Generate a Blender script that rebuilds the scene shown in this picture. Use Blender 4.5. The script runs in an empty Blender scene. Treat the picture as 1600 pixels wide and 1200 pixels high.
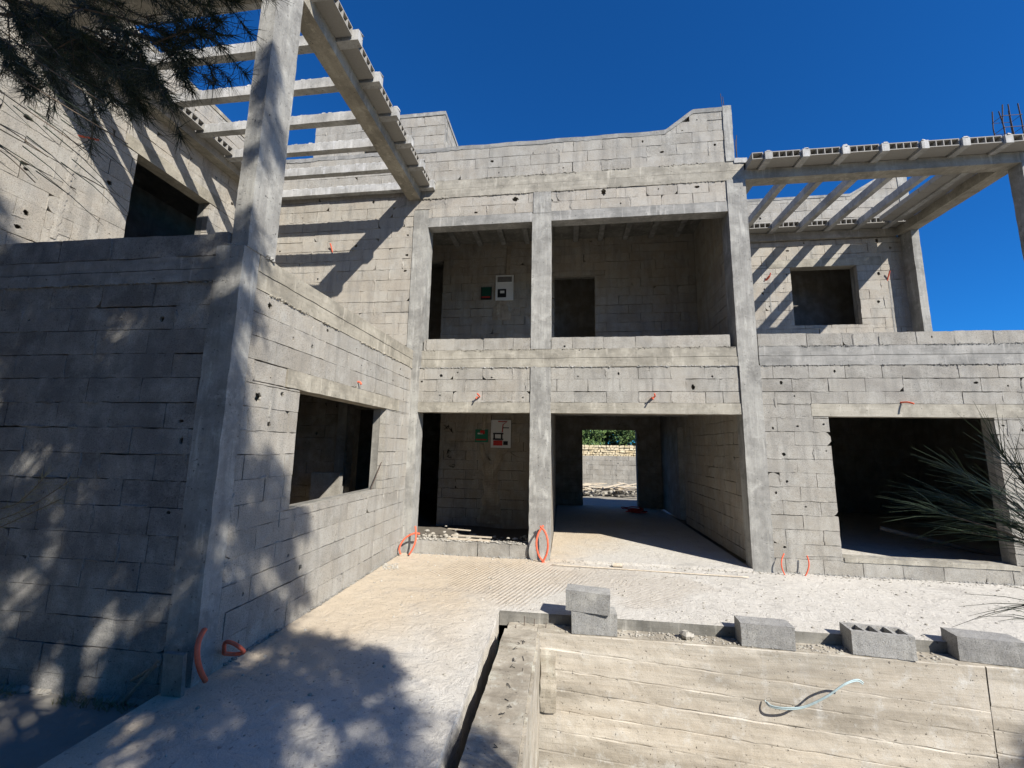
import bpy, bmesh, math, random
from mathutils import Vector, noise
from math import radians as R_
random.seed(11)
SC = bpy.context.scene
COL = SC.collection

# ------------------------------------------------------------ camera (solved from the photograph)
CP = dict(cx=-0.61033, cy=-6.65139, cz=1.70669, yaw=0.13200, pitch=0.15012, roll=0.01794, f=645.57202)
def cam_axes():
    c, s = math.cos(CP['yaw']), math.sin(CP['yaw']); cp, sp = math.cos(CP['pitch']), math.sin(CP['pitch'])
    r = Vector((c, s, 0)); f = Vector((-s*cp, c*cp, sp)); u = r.cross(f)
    cr, sr = math.cos(CP['roll']), math.sin(CP['roll'])
    return cr*r+sr*u, -sr*r+cr*u, f
CR_, CU_, CF_ = cam_axes()
CC = Vector((CP['cx'], CP['cy'], CP['cz']))
def ray(px, py): return CF_ + ((px-800)/CP['f'])*CR_ - ((py-600)/CP['f'])*CU_
def P(px, py, ax, val):
    d = ray(px, py); i = 'xyz'.index(ax); return CC + d*((val-CC[i])/d[i])
from mathutils import Matrix
cam = bpy.data.cameras.new('camera'); camo = bpy.data.objects.new('camera', cam); COL.objects.link(camo)
M = Matrix((( CR_.x, CU_.x, -CF_.x, CC.x), (CR_.y, CU_.y, -CF_.y, CC.y), (CR_.z, CU_.z, -CF_.z, CC.z), (0, 0, 0, 1)))
camo.matrix_world = M
cam.sensor_fit = 'HORIZONTAL'; cam.sensor_width = 36; cam.lens = CP['f']/1600*36
cam.clip_start = 0.05; cam.clip_end = 3000
SC.camera = camo

# ------------------------------------------------------------ light
S = Vector((.5534, -.5561, .6201)).normalized()
w = bpy.data.worlds.new('World'); SC.world = w; w.use_nodes = True
nt = w.node_tree; nt.nodes.clear()
sky = nt.nodes.new('ShaderNodeTexSky'); sky.sky_type = 'NISHITA'; sky.sun_disc = False
sky.sun_elevation = math.asin(S.z); sky.sun_rotation = math.atan2(S.x, S.y)
sky.altitude = 900; sky.air_density = 1.0; sky.dust_density = 0.15; sky.ozone_density = 5.0
bg = nt.nodes.new('ShaderNodeBackground'); bg.inputs['Strength'].default_value = 0.06
wo = nt.nodes.new('ShaderNodeOutputWorld')
tint = nt.nodes.new('ShaderNodeMix'); tint.data_type = 'RGBA'; tint.blend_type = 'MULTIPLY'; tint.inputs[0].default_value = 1
tint.inputs[7].default_value = (.16, .86, 1.55, 1)   # deep, dry mountain-blue sky
nt.links.new(sky.outputs[0], tint.inputs[6]); nt.links.new(tint.outputs[2], bg.inputs[0]); nt.links.new(bg.outputs[0], wo.inputs[0])
sl = bpy.data.lights.new('sun', 'SUN'); sl.energy = 5.0; sl.angle = R_(0.53); sl.color = (1, .955, .88)
so = bpy.data.objects.new('sun', sl); COL.objects.link(so); so.location = (6, -8, 14)
so.rotation_euler = (-S).to_track_quat('-Z', 'Y').to_euler()
SC.view_settings.view_transform = 'Standard'; SC.view_settings.look = 'None'
SC.view_settings.exposure = 0.72; SC.view_settings.gamma = 1
SC.cycles.max_bounces = 5; SC.cycles.diffuse_bounces = 2

# ------------------------------------------------------------ materials
def newmat(name):
    m = bpy.data.materials.new(name); m.use_nodes = True
    n = m.node_tree; n.nodes.clear()
    o = n.nodes.new('ShaderNodeOutputMaterial'); b = n.nodes.new('ShaderNodeBsdfPrincipled')
    n.links.new(b.outputs[0], o.inputs[0]); b.inputs['Roughness'].default_value = .92
    b.inputs['Specular IOR Level'].default_value = .2
    return m, n, b
class NT:
    def __init__(s, n): s.n = n
    def node(s, t, **k):
        x = s.n.nodes.new(t)
        for a, v in k.items(): setattr(x, a, v)
        return x
    def link(s, a, b): s.n.links.new(a, b)
    def coord(s, sc=(1, 1, 1), rot=(0, 0, 0), loc=(0, 0, 0)):
        g = s.node('ShaderNodeNewGeometry'); m = s.node('ShaderNodeMapping')
        s.link(g.outputs['Position'], m.inputs[0])
        m.inputs['Scale'].default_value = sc; m.inputs['Rotation'].default_value = rot; m.inputs['Location'].default_value = loc
        return m.outputs[0]
    def noise(s, co, scale, det=4, rough=.6, dist=0):
        x = s.node('ShaderNodeTexNoise'); s.link(co, x.inputs['Vector'])
        x.inputs['Scale'].default_value = scale; x.inputs['Detail'].default_value = det
        x.inputs['Roughness'].default_value = rough; x.inputs['Distortion'].default_value = dist
        return x.outputs[0]
    def ramp(s, v, pts):
        x = s.node('ShaderNodeValToRGB'); s.link(v, x.inputs[0]); e = x.color_ramp.elements
        while len(e) < len(pts): e.new(.5)
        for i, (p, c) in enumerate(pts):
            e[i].position = p; e[i].color = (*c, 1) if isinstance(c, tuple) else (c, c, c, 1)
        return x.outputs[0]
    def mix(s, f, a, b, mode='MIX'):
        x = s.node('ShaderNodeMix', data_type='RGBA', blend_type=mode)
        for sock, v in ((x.inputs[0], f), (x.inputs[6], a), (x.inputs[7], b)):
            if hasattr(v, 'node'): s.link(v, sock)
            elif isinstance(v, tuple): sock.default_value = (*v, 1)
            else: sock.default_value = v
        return x.outputs[2]
    def math(s, op, a, b=0.0):
        x = s.node('ShaderNodeMath', operation=op)
        for sock, v in ((x.inputs[0], a), (x.inputs[1], b)):
            if hasattr(v, 'node'): s.link(v, sock)
            else: sock.default_value = v
        return x.outputs[0]
    def bump(s, h, strength, dist, normal=None):
        x = s.node('ShaderNodeBump'); s.link(h, x.inputs['Height'])
        x.inputs['Strength'].default_value = strength; x.inputs['Distance'].default_value = dist
        if normal is not None: s.link(normal, x.inputs['Normal'])
        return x.outputs[0]

def mat_block(name, warm, cool, warmth=.5, island=.16):
    m, n, b = newmat(name); t = NT(n)
    co = t.coord()
    big = t.noise(co, .55, 3)
    base = t.mix(t.ramp(big, [(.5-warmth*.3-.12, 0.0), (.5-warmth*.3+.25, 1.0)]), cool, warm)
    g = t.node('ShaderNodeNewGeometry')
    isl = t.ramp(g.outputs['Random Per Island'], [(0, 1-island), (.5, 1.0), (.93, 1+island*.45), (1, 1-island*1.6)])
    base = t.mix(1.0, base, isl, 'MULTIPLY')
    # pale mortar smears and stains
    st = t.noise(co, 3.2, 6, .7)
    base = t.mix(t.ramp(st, [(.42, .0), (.66, .7)]), base, (.41, .395, .355))
    drip = t.noise(t.coord(sc=(1, 1, .14)), 9, 4, .6)
    base = t.mix(t.math('MULTIPLY', t.ramp(drip, [(.48, 0.0), (.68, .75)]), st), base, (.15, .145, .135))
    wd = t.noise(t.coord(sc=(1, 1, 1.6), loc=(5, 5, 5)), 1.15, 6, .65, .6)
    base = t.mix(t.ramp(wd, [(.56, 0.0), (.72, .5)]), base, (.19, .18, .165))
    pin = t.noise(co, 55, 2, .5)
    base = t.mix(1.0, base, t.ramp(pin, [(.24, .3), (.31, 1.0)]), 'MULTIPLY')
    sp = t.noise(co, 95, 3, .7)
    base = t.mix(1.0, base, t.ramp(sp, [(.30, .52), (.46, .96), (.72, 1.16)]), 'MULTIPLY')
    n.links.new(base, b.inputs['Base Color'])
    f1 = t.noise(co, 110, 4, .75); f2 = t.noise(co, 14, 4, .6)
    nb = t.bump(f1, .8, .008); nb = t.bump(f2, .4, .012, nb)
    n.links.new(nb, b.inputs['Normal'])
    return m
def mat_conc(name, c1, c2, axis='z', dark=.12, streak=1.0, isl=False):
    m, n, b = newmat(name); t = NT(n)
    co = t.coord()
    sc = {'z': (9, 9, .5), 'x': (.5, 9, 9), 'y': (9, .5, 9)}[axis]
    st = t.noise(t.coord(sc=sc), 1.6, 5, .6, .4)
    base = t.mix(t.ramp(st, [(.3, 0.0), (.72, 1.0)]), c1, c2)
    if isl:
        gi = t.node('ShaderNodeNewGeometry')
        base = t.mix(1.0, base, t.ramp(gi.outputs['Random Per Island'], [(0, .80), (.35, .97), (1, 1.05)]), 'MULTIPLY')
        lg = t.noise(t.coord(sc=(.35, 1, 2.2), loc=(2, 0, 3)), 1.4, 4, .6)
        base = t.mix(t.ramp(lg, [(.48, 0.0), (.62, .75)]), base, (.23, .205, .165))
    pa = t.noise(co, 2.4, 6, .7, .3)
    base = t.mix(t.ramp(pa, [(.38, .35 if isl else .8), (.6, 0.0)]), base, tuple(x*.62 for x in c1))
    dr = t.noise(t.coord(sc=(1, 1, .12), loc=(7, 1, 0)), 11, 4, .65)
    base = t.mix(t.ramp(dr, [(.56, 0.0), (.72, .12 if isl else .5)]), base, tuple(x*.55 for x in c1))
    base = t.mix(t.ramp(dr, [(.28, .15 if isl else .55), (.42, 0.0)]), base, tuple(min(.6, x*1.4) for x in c2))
    base = t.mix(t.ramp(t.noise(co, 4.5, 6, .75), [(.55, 0.0), (.75, .7)]), base, tuple(min(.62, x*1.35) for x in c2))
    pits = t.noise(co, 42, 2, .5)
    base = t.mix(1.0, base, t.ramp(pits, [(.25, .35), (.33, 1.0)]), 'MULTIPLY')
    sp = t.noise(co, 130, 3, .7)
    base = t.mix(1.0, base, t.ramp(sp, [(.25, .8), (.7, 1.06)]), 'MULTIPLY')
    n.links.new(base, b.inputs['Base Color'])
    nb = t.bump(t.noise(co, 70, 5, .7), .5, .005); nb = t.bump(st, .5*streak, .012, nb)
    nb = t.bump(t.ramp(pits, [(.24, 0.0), (.33, 1.0)]), .5, .004, nb)
    n.links.new(nb, b.inputs['Normal'])
    return m
def mat_plain(name, c, rough=.7, nscale=40, var=.25, bump=.3, metal=0.0):
    m, n, b = newmat(name); t = NT(n); co = t.coord()
    nn = t.noise(co, nscale, 4, .6)
    n.links.new(t.mix(nn, tuple(x*(1-var) for x in c), tuple(x*(1+var) for x in c)), b.inputs['Base Color'])
    b.inputs['Roughness'].default_value = rough; b.inputs['Metallic'].default_value = metal
    if bump: n.links.new(t.bump(nn, bump, .004), b.inputs['Normal'])
    return m
def mat_island(name, c1, c2, rough=.8, nscale=30):
    m, n, b = newmat(name); t = NT(n); co = t.coord()
    g = t.node('ShaderNodeNewGeometry')
    base = t.mix(g.outputs['Random Per Island'], c1, c2)
    base = t.mix(1.0, base, t.ramp(t.noise(co, nscale, 4, .6), [(.25, .7), (.7, 1.15)]), 'MULTIPLY')
    n.links.new(base, b.inputs['Base Color']); b.inputs['Roughness'].default_value = rough
    n.links.new(t.bump(t.noise(co, nscale*2, 3), .4, .004), b.inputs['Normal'])
    return m
def mat_leaf(name, c1, c2):
    m, n, b = newmat(name); t = NT(n)
    g = t.node('ShaderNodeNewGeometry')
    n.links.new(t.mix(g.outputs['Random Per Island'], c1, c2), b.inputs['Base Color'])
    b.inputs['Roughness'].default_value = .55; b.inputs['Specular IOR Level'].default_value = .35
    return m
def mat_floor():
    m, n, b = newmat('combed_screed'); t = NT(n); co = t.coord()
    sx = t.node('ShaderNodeSeparateXYZ'); t.link(co, sx.inputs[0])
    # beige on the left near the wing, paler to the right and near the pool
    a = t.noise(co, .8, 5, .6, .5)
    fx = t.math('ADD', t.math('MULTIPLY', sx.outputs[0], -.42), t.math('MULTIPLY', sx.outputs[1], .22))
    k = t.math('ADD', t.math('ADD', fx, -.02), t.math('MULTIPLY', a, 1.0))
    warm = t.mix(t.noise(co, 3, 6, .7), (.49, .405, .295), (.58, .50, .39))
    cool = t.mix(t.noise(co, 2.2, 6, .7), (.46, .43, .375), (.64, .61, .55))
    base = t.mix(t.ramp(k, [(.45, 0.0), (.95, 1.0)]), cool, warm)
    base = t.mix(t.ramp(t.noise(co, 1.5, 7, .75, 1.0), [(.56, 0.0), (.74, .6)]), base, (.27, .25, .23))
    base = t.mix(t.ramp(t.noise(co, 28, 3, .6), [(.60, 0.0), (.70, .7)]), base, (.2, .18, .16))
    base = t.mix(t.ramp(t.noise(co, 4.5, 8, .8, 1.5), [(.52, 0.0), (.72, .45)]), base, (.33, .30, .26))
    base = t.mix(1.0, base, t.ramp(t.noise(co, 120, 3, .7), [(.3, .8), (.7, 1.08)]), 'MULTIPLY')
    # comb grooves: curved wave bands, only in patches
    rip = None
    for rot, cx_, sc_ in ((.35, 0, 15), (-1.1, 3, 14)):
        wv = t.node('ShaderNodeTexWave', wave_type='BANDS', bands_direction='X')
        t.link(t.coord(rot=(0, 0, rot)), wv.inputs['Vector'])
        wv.inputs['Scale'].default_value = sc_*.40; wv.inputs['Distortion'].default_value = 3.2
        wv.inputs['Detail'].default_value = 2; wv.inputs['Detail Scale'].default_value = .13; wv.inputs['Detail Roughness'].default_value = .4
        pos = t.math('ADD', t.math('ABSOLUTE', t.math('ADD', sx.outputs[0], 1.35 if cx_ == 0 else -.2)), t.math('ABSOLUTE', t.math('MULTIPLY', t.math('ADD', sx.outputs[1], .9), 1.5)))
        msk = t.ramp(t.math('ADD', t.math('MULTIPLY', pos, -.22 if cx_ == 0 else -.3), t.math('MULTIPLY', t.noise(t.coord(loc=(cx_, 0, 0)), 1.1, 3), .8)), [(.0, 0.0), (.14, 1.0)])
        v = t.math('MULTIPLY', wv.outputs[1] if len(wv.outputs) > 1 else wv.outputs[0], msk)
        rip = v if rip is None else t.math('MAXIMUM', rip, v)
    base = t.mix(t.math('MULTIPLY', rip, .48), base, (.33, .26, .18))
    n.links.new(base, b.inputs['Base Color'])
    ripm = t.math('MULTIPLY', rip, t.ramp(t.noise(co, 5, 4), [(.3, .3), (.6, 1.0)]))
    nb = t.bump(ripm, .7, -.009); nb = t.bump(t.noise(co, 60, 5, .7), .45, .007, nb); nb = t.bump(t.noise(co, 7, 6, .7, 1.0), .7, .035, nb)
    n.links.new(nb, b.inputs['Normal'])
    return m
def mat_ground():
    m, n, b = newmat('dusty_ground'); t = NT(n); co = t.coord()
    base = t.mix(t.noise(co, 1.2, 7, .7), (.22, .20, .165), (.32, .30, .26))
    base = t.mix(t.ramp(t.noise(co, 9, 5, .7), [(.55, 0.0), (.7, .6)]), base, (.25, .22, .18))
    n.links.new(base, b.inputs['Base Color'])
    nb = t.bump(t.noise(co, 35, 6, .7), .7, .012); n.links.new(nb, b.inputs['Normal'])
    return m

WARM, COOL = (.345, .315, .265), (.285, .277, .25)
M_BLK = mat_block('block_facade', WARM, COOL, .5)
M_BLKG = mat_block('block_grey', (.32, .295, .25), (.27, .256, .228), .3)
M_BLKW = mat_block('block_warm', (.385, .346, .288), (.335, .31, .268), .6, .12)
M_BLKD = mat_block('block_shaded', (.21, .195, .175), (.16, .16, .157), .4, .2)  # darker grey blocks, colour lowered further to deepen the wing's tree shade
M_CV = mat_conc('concrete_column', (.30, .29, .265), (.41, .40, .36), 'z')
M_CX = mat_conc('concrete_beam_x', (.33, .305, .25), (.42, .39, .325), 'x')
M_CY = mat_conc('concrete_beam_y', (.33, .30, .24), (.42, .385, .31), 'y')
M_CXG = mat_conc('concrete_lintel', (.28, .275, .255), (.37, .355, .325), 'x')
M_MORT = mat_conc('mortar', (.22, .21, .185), (.30, .285, .25), 'z')
M_BOARD = mat_conc('board_formed_concrete', (.45, .395, .315), (.56, .515, .435), 'x', streak=1.0, isl=True)
M_POOL = mat_conc('cast_concrete', (.36, .315, .245), (.50, .455, .375), 'x', streak=1.2)
M_ROUGH = mat_conc('rough_cast_concrete', (.40, .39, .36), (.55, .54, .51), 'z')
M_HB = mat_plain('hollow_block', (.30, .285, .255), .95, 60, .18, .5)
M_LOOSE = mat_block('loose_block', (.34, .33, .31), (.29, .285, .27), .3, .1)
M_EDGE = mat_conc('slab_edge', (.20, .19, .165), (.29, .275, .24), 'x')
M_FLOOR = mat_floor(); M_GND = mat_ground()
M_ORG = mat_plain('orange_conduit', (.70, .135, .07), .6, 25, .3, .3)
M_STEEL = mat_plain('rusty_rebar', (.10, .07, .055), .8, 60, .3, .3)
M_WHITE = mat_plain('white_plastic', (.72, .72, .70), .5, 30, .06, 0)
M_BLACK = mat_plain('black_plastic', (.02, .02, .022), .5, 30, .2, 0)
M_RED = mat_plain('red_plastic', (.55, .04, .035), .5, 50, .3, .1)
M_GREEN = mat_plain('green_plastic', (.02, .19, .11), .5, 40, .2, .1)
M_GREEND = mat_plain('dark_green_plastic', (.012, .07, .045), .5, 40, .2, .1)
M_WOOD = mat_island('weathered_wood', (.46, .38, .28), (.62, .54, .42))
M_WOODD = mat_island('dark_wood', (.20, .15, .11), (.32, .26, .20))
M_BARK = mat_plain('bark', (.13, .10, .075), .9, 25, .35, .8)
M_NEEDLE = mat_leaf('needles', (.020, .038, .016), (.055, .085, .035))
M_NEEDLED = mat_leaf('needles_dark', (.012, .020, .010), (.035, .05, .022))
M_OLIVE = mat_leaf('olive_leaves', (.05, .10, .028), (.15, .22, .07))
M_CABLE = mat_plain('pale_blue_cable', (.40, .50, .51), .6, 30, .25, 0)
M_STONE = mat_island('yellow_stone', (.52, .42, .26), (.62, .54, .38), .95, 12)
M_RUB = mat_island('rubble', (.30, .275, .23), (.46, .43, .37), .95, 40)
M_DRY = mat_leaf('dry_weeds', (.16, .15, .07), (.26, .23, .12))

# ------------------------------------------------------------ mesh builder
class MB:
    def __init__(s): s.v = []; s.f = []
    def quad(s, *p):
        i = len(s.v); s.v += [tuple(x) for x in p]; s.f.append(tuple(range(i, i+len(p))))
    def box(s, a, b):
        x0, y0, z0 = a; x1, y1, z1 = b; i = len(s.v)
        s.v += [(x0,y0,z0),(x1,y0,z0),(x1,y1,z0),(x0,y1,z0),(x0,y0,z1),(x1,y0,z1),(x1,y1,z1),(x0,y1,z1)]
        s.f += [tuple(i+k for k in q) for q in ((0,3,2,1),(4,5,6,7),(0,1,5,4),(1,2,6,5),(2,3,7,6),(3,0,4,7))]
    def obox(s, c, U, V, W, hu, hv, hw, taper=1.0):
        c = Vector(c); i = len(s.v); U, V, W = Vector(U), Vector(V), Vector(W)
        for k, (a, b_, d) in enumerate([(-1,-1,-1),(1,-1,-1),(1,1,-1),(-1,1,-1),(-1,-1,1),(1,-1,1),(1,1,1),(-1,1,1)]):
            t = taper if d > 0 else 1
            s.v.append(tuple(c + U*a*hu*t + V*b_*hv*t + W*d*hw))
        s.f += [tuple(i+k for k in q) for q in ((0,3,2,1),(4,5,6,7),(0,1,5,4),(1,2,6,5),(2,3,7,6),(3,0,4,7))]
    def rough(s, a, b, seg=.08, amp=.004, freq=6):
        """box whose faces are gridded and gently uneven (cast concrete)"""
        def disp(p):
            q = Vector(p)
            n1 = noise.noise_vector(q*freq)*amp + noise.noise_vector(q*freq*4.3)*amp*.5
            return (p[0]+n1.x, p[1]+n1.y, p[2]+n1.z)
        a = list(a); b = list(b)
        for ax in range(3):
            o1, o2 = [k for k in range(3) if k != ax]
            n1 = max(1, min(90, int((b[o1]-a[o1])/seg))); n2 = max(1, min(90, int((b[o2]-a[o2])/seg)))
            for side in (0, 1):
                i0 = len(s.v)
                for i in range(n1+1):
                    for j in range(n2+1):
                        p = [0, 0, 0]; p[ax] = b[ax] if side else a[ax]
                        p[o1] = a[o1]+(b[o1]-a[o1])*i/n1; p[o2] = a[o2]+(b[o2]-a[o2])*j/n2
                        s.v.append(disp(p))
                for i in range(n1):
                    for j in range(n2):
                        q = (i0+i*(n2+1)+j, i0+(i+1)*(n2+1)+j, i0+(i+1)*(n2+1)+j+1, i0+i*(n2+1)+j+1)
                        flip = (side == 1) == (ax == 1)
                        s.f.append(q[::-1] if flip else q)
    def tube(s, pts, r, n=6, r1=None, cap=True):
        pts = [Vector(p) for p in pts]; m = len(pts); i0 = len(s.v); prev = None
        for k, p in enumerate(pts):
            d = (pts[min(k+1, m-1)]-pts[max(k-1, 0)])
            d = d.normalized() if d.length > 1e-9 else Vector((0, 0, 1))
            if prev is None: a = d.orthogonal().normalized()
            else:
                a = prev - d*prev.dot(d); a = a.normalized() if a.length > 1e-6 else d.orthogonal().normalized()
            prev = a; b_ = d.cross(a)
            rr = r if r1 is None else r+(r1-r)*k/(m-1)
            for j in range(n):
                t = 2*math.pi*j/n; s.v.append(tuple(p+(a*math.cos(t)+b_*math.sin(t))*rr))
        for k in range(m-1):
            for j in range(n):
                s.f.append((i0+k*n+j, i0+k*n+(j+1) % n, i0+(k+1)*n+(j+1) % n, i0+(k+1)*n+j))
        if cap:
            s.f.append(tuple(i0+j for j in range(n))[::-1]); s.f.append(tuple(i0+(m-1)*n+j for j in range(n)))
    def build(s, name, mat, parent=None, smooth=False, loc=None):
        me = bpy.data.meshes.new(name)
        vs = s.v if loc is None else [(x-loc[0], y-loc[1], z-loc[2]) for x, y, z in s.v]
        me.from_pydata(vs, [], s.f); me.materials.append(mat)
        if smooth:
            for p in me.polygons: p.use_smooth = True
        me.update()
        o = bpy.data.objects.new(name, me); COL.objects.link(o)
        if loc is not None: o.location = loc
        if parent is not None: o.parent = parent
        return o
def tag(o, label=None, cat=None, group=None, kind=None):
    if label: o['label'] = label
    if cat: o['category'] = cat
    if group: o['group'] = group
    if kind: o['kind'] = kind
    return o
def empty(name, loc, label, cat, group=None):
    o = bpy.data.objects.new(name, None); COL.objects.link(o); o.location = loc
    o.empty_display_size = .2
    return tag(o, label, cat, group)

# ------------------------------------------------------------ block masonry
BL, CH = .5, .2
def rect_minus(rs, h):
    out = []
    for (a, b, c, d) in rs:           # u0,u1,z0,z1
        ha, hb, hc, hd = h
        if hb <= a or ha >= b or hd <= c or hc >= d: out.append((a, b, c, d)); continue
        if c < hc: out.append((a, b, c, hc))
        if d > hd: out.append((a, b, hd, d))
        m0, m1 = max(c, hc), min(d, hd)
        if a < ha: out.append((a, ha, m0, m1))
        if b > hb: out.append((hb, b, m0, m1))
    return out
def masonry(name, O, U, N, u0, u1, z0, z1, openings=(), thick=.2, mat=None, parent=None, holes=(), seed=1,
            zoff=0.0, nh=.14, jog=.005, topcut=None, depth=.095, shift=0.0, coremat=None, smear=.5):
    """wall of hollow blocks laid in half bond: every block its own uneven face, real joints and punched holes"""
    rnd = random.Random(seed); O = Vector((*O, 0)); U = Vector((*U, 0)); N = Vector((*N, 0)); Z = Vector((0, 0, 1))
    mb = MB()
    flip = U.cross(Z).dot(N) < 0
    def pt(u, z, d): return tuple(O + U*u + Z*z + N*d)
    def addf(vs):
        i = len(mb.v); mb.v += vs; f = tuple(range(i, i+len(vs))); mb.f.append(f[::-1] if flip else f)
    holes = list(holes)
    k0 = math.floor((z0-zoff)/CH+1e-6); z = zoff+k0*CH; c = k0
    while z < z1-1e-6:
        za, zb = max(z, z0), min(z+CH, z1)
        off = (BL/2 if c % 2 else 0)+shift+rnd.uniform(-.025, .025)
        u = math.floor((u0-off)/BL)*BL+off
        while u < u1:
            # now and then a cut block
            wdt = BL
            pieces = [(u, u+wdt)]
            if rnd.random() < .06: cut = rnd.choice((.15, .25, .32)); pieces = [(u, u+cut), (u+cut, u+wdt)]
            for (pa, pb) in pieces:
                a, b = max(pa, u0), min(pb, u1)
                if b-a < .015: continue
                rs = [(a, b, za, zb)]
                for h in openings: rs = rect_minus(rs, h)
                if topcut:
                    rs2 = []
                    for r in rs:
                        if r[2] >= topcut((r[0]+r[1])/2): continue
                        rs2.append(r)
                    rs = rs2
                for (a_, b_, c_, d_) in rs:
                    if b_-a_ < .015 or d_-c_ < .015: continue
                    g = [rnd.choice((.0005, .001, .002, .003, .004)) for _ in range(4)]
                    if rnd.random() < .16: g[0] = rnd.uniform(.004, .010)
                    if rnd.random() < .2: g[3] = rnd.uniform(.005, .011)
                    if d_ >= z1-1e-6 and d_ < 90: g[3] = rnd.uniform(.004, .011)
                    A, B, Cc, D = a_+g[0], b_-g[1], c_+g[2], d_-g[3]
                    if topcut:
                        tl, tr = topcut(A), topcut(B)
                    dj = rnd.uniform(-jog, jog*.3); tilt = rnd.uniform(-.003, .003)
                    # perimeter
                    per = []
                    nu = max(1, int((B-A)/.055)); nz = max(1, int((D-Cc)/.055)); jt = .0019
                    def J(): return rnd.gauss(0, jt)
                    for i in range(nu): per.append((A+(B-A)*i/nu, Cc+J()))
                    for i in range(nz): per.append((B+J(), Cc+(D-Cc)*i/nz))
                    for i in range(nu): per.append((B-(B-A)*i/nu, D+J()))
                    for i in range(nz): per.append((A+J(), D-(D-Cc)*i/nz))
                    if topcut: per = [(uu, min(zz, topcut(uu)-.002)) for uu, zz in per]
                    npp = len(per)
                    for (ci, sx_, sz_) in ((0, 1, 1), (nu, -1, 1), (nu+nz, -1, -1), (2*nu+nz, 1, -1)):
                        if rnd.random() < .03 and B-A > .1 and D-Cc > .1:
                            per[ci] = (per[ci][0]+sx_*rnd.uniform(.01, .035), per[ci][1]+sz_*rnd.uniform(.01, .03))
                    def face(uv, d0=0.0): return pt(uv[0], uv[1], dj+tilt*(uv[0]-A)/.5+d0)
                    hs = [h for h in holes if A+h[2]*1.15 < h[0] < B-h[2]*1.15 and Cc+h[2]*1.1 < h[1] < D-h[2]*1.1]
                    if not hs and rnd.random() < nh and B-A > .2 and D-Cc > .15:
                        hs = [(rnd.uniform(A+.06, B-.06), rnd.uniform(Cc+.05, D-.05), rnd.choice((.008, .011, .014, .02, .028)))]
                    chip = None
                    ia = len(mb.v)
                    if hs:
                        hu, hz, hr = hs[0][:3]
                        asp = rnd.uniform(.7, 1.3)
                        inner = []
                        for (uu, zz) in per:
                            th = math.atan2(zz-hz, uu-hu); rr = hr*rnd.uniform(.72, 1.2)
                            inner.append((hu+rr*math.cos(th)*asp, hz+rr*math.sin(th)/asp))
                        i0 = len(mb.v)
                        mb.v += [face(q) for q in per]; mb.v += [face(q) for q in inner]
                        mb.v += [face(q, -.018) for q in inner]
                        wide = [(hu+(q[0]-hu)*1.0+math.copysign(.03, q[0]-hu), hz+(q[1]-hz)+math.copysign(.03, q[1]-hz)) for q in inner]
                        wide = [(min(max(q[0], A+.012), B-.012), min(max(q[1], Cc+.012), D-.012)) for q in wide]
                        mb.v += [face(q, -.019) for q in wide]; mb.v += [face(q, -depth+.004) for q in wide]
                        for lay in range(4):
                            for k in range(npp):
                                q = (i0+lay*npp+k, i0+lay*npp+(k+1) % npp, i0+(lay+1)*npp+(k+1) % npp, i0+(lay+1)*npp+k)
                                mb.f.append(q[::-1] if flip else q)
                        addf([mb.v[i0+4*npp+k] for k in range(npp)])
                        per0 = i0
                    else:
                        per0 = len(mb.v); addf([face(q) for q in per])
                    # mortar smeared over a joint
                    if smear and rnd.random() < smear:
                        if rnd.random() < .5: su, sz0, ru, rz = A+rnd.uniform(-.005, .005), rnd.uniform(Cc, D), rnd.uniform(.006, .022), rnd.uniform(.03, .09)
                        else: su, sz0, ru, rz = rnd.uniform(A, B), Cc, rnd.uniform(.04, .14), rnd.uniform(.005, .016)
                        su = min(max(su, u0+ru), u1-ru); sz0 = min(max(sz0, z0+rz), z1-rz)
                        if not any(h[0]-ru < su < h[1]+ru and h[2]-rz < sz0 < h[3]+rz for h in openings) and not any(abs(h[0]-su) < h[2]+ru and abs(h[1]-sz0) < h[2]+rz for h in holes) and (not topcut or sz0+rz < topcut(su)-.02):
                            i2 = len(mb.v); ns = 11; mb.v.append(pt(su, sz0, .0055))
                            for kk in range(ns):
                                an = 2*math.pi*kk/ns; q_ = rnd.uniform(.55, 1.25); mb.v.append(pt(su+ru*q_*math.cos(an), sz0+rz*q_*math.sin(an), rnd.uniform(.0015, .005)))
                            for kk in range(ns): 
                                a2 = 2*math.pi*kk/ns; mb.v.append(pt(su+ru*1.25*math.cos(a2), sz0+rz*1.25*math.sin(a2), -.012))
                            for kk in range(ns):
                                k2 = (kk+1) % ns; q = (i2, i2+1+kk, i2+1+k2); mb.f.append(q[::-1] if flip else q)
                                q = (i2+1+kk, i2+1+ns+kk, i2+1+ns+k2, i2+1+k2); mb.f.append(q[::-1] if flip else q)
                    # sides
                    i1 = len(mb.v); mb.v += [pt(q[0], q[1], -depth) for q in per]
                    for k in range(npp):
                        q = (per0+k, i1+k, i1+(k+1) % npp, per0+(k+1) % npp)
                        mb.f.append(q[::-1] if flip else q)
            u += BL
        z += CH; c += 1
    o = mb.build(name, mat, parent)
    # core behind the shells
    us = sorted({u0, u1, *[x for h in openings for x in h[:2] if u0 < x < u1]})
    zs = sorted({z0, z1, *[x for h in openings for x in h[2:4] if z0 < x < z1]})
    if topcut: us = sorted({*us, *[u0+(u1-u0)*k/40 for k in range(41)]})
    cb = MB()
    def solid(i, j):
        if not (0 <= i < len(us)-1 and 0 <= j < len(zs)-1): return False
        uc, zc = (us[i]+us[i+1])/2, (zs[j]+zs[j+1])/2
        return not any(h[0] < uc < h[1] and h[2] < zc < h[3] for h in openings)
    d0, d1 = -depth-.001, -thick; e = .003
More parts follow.
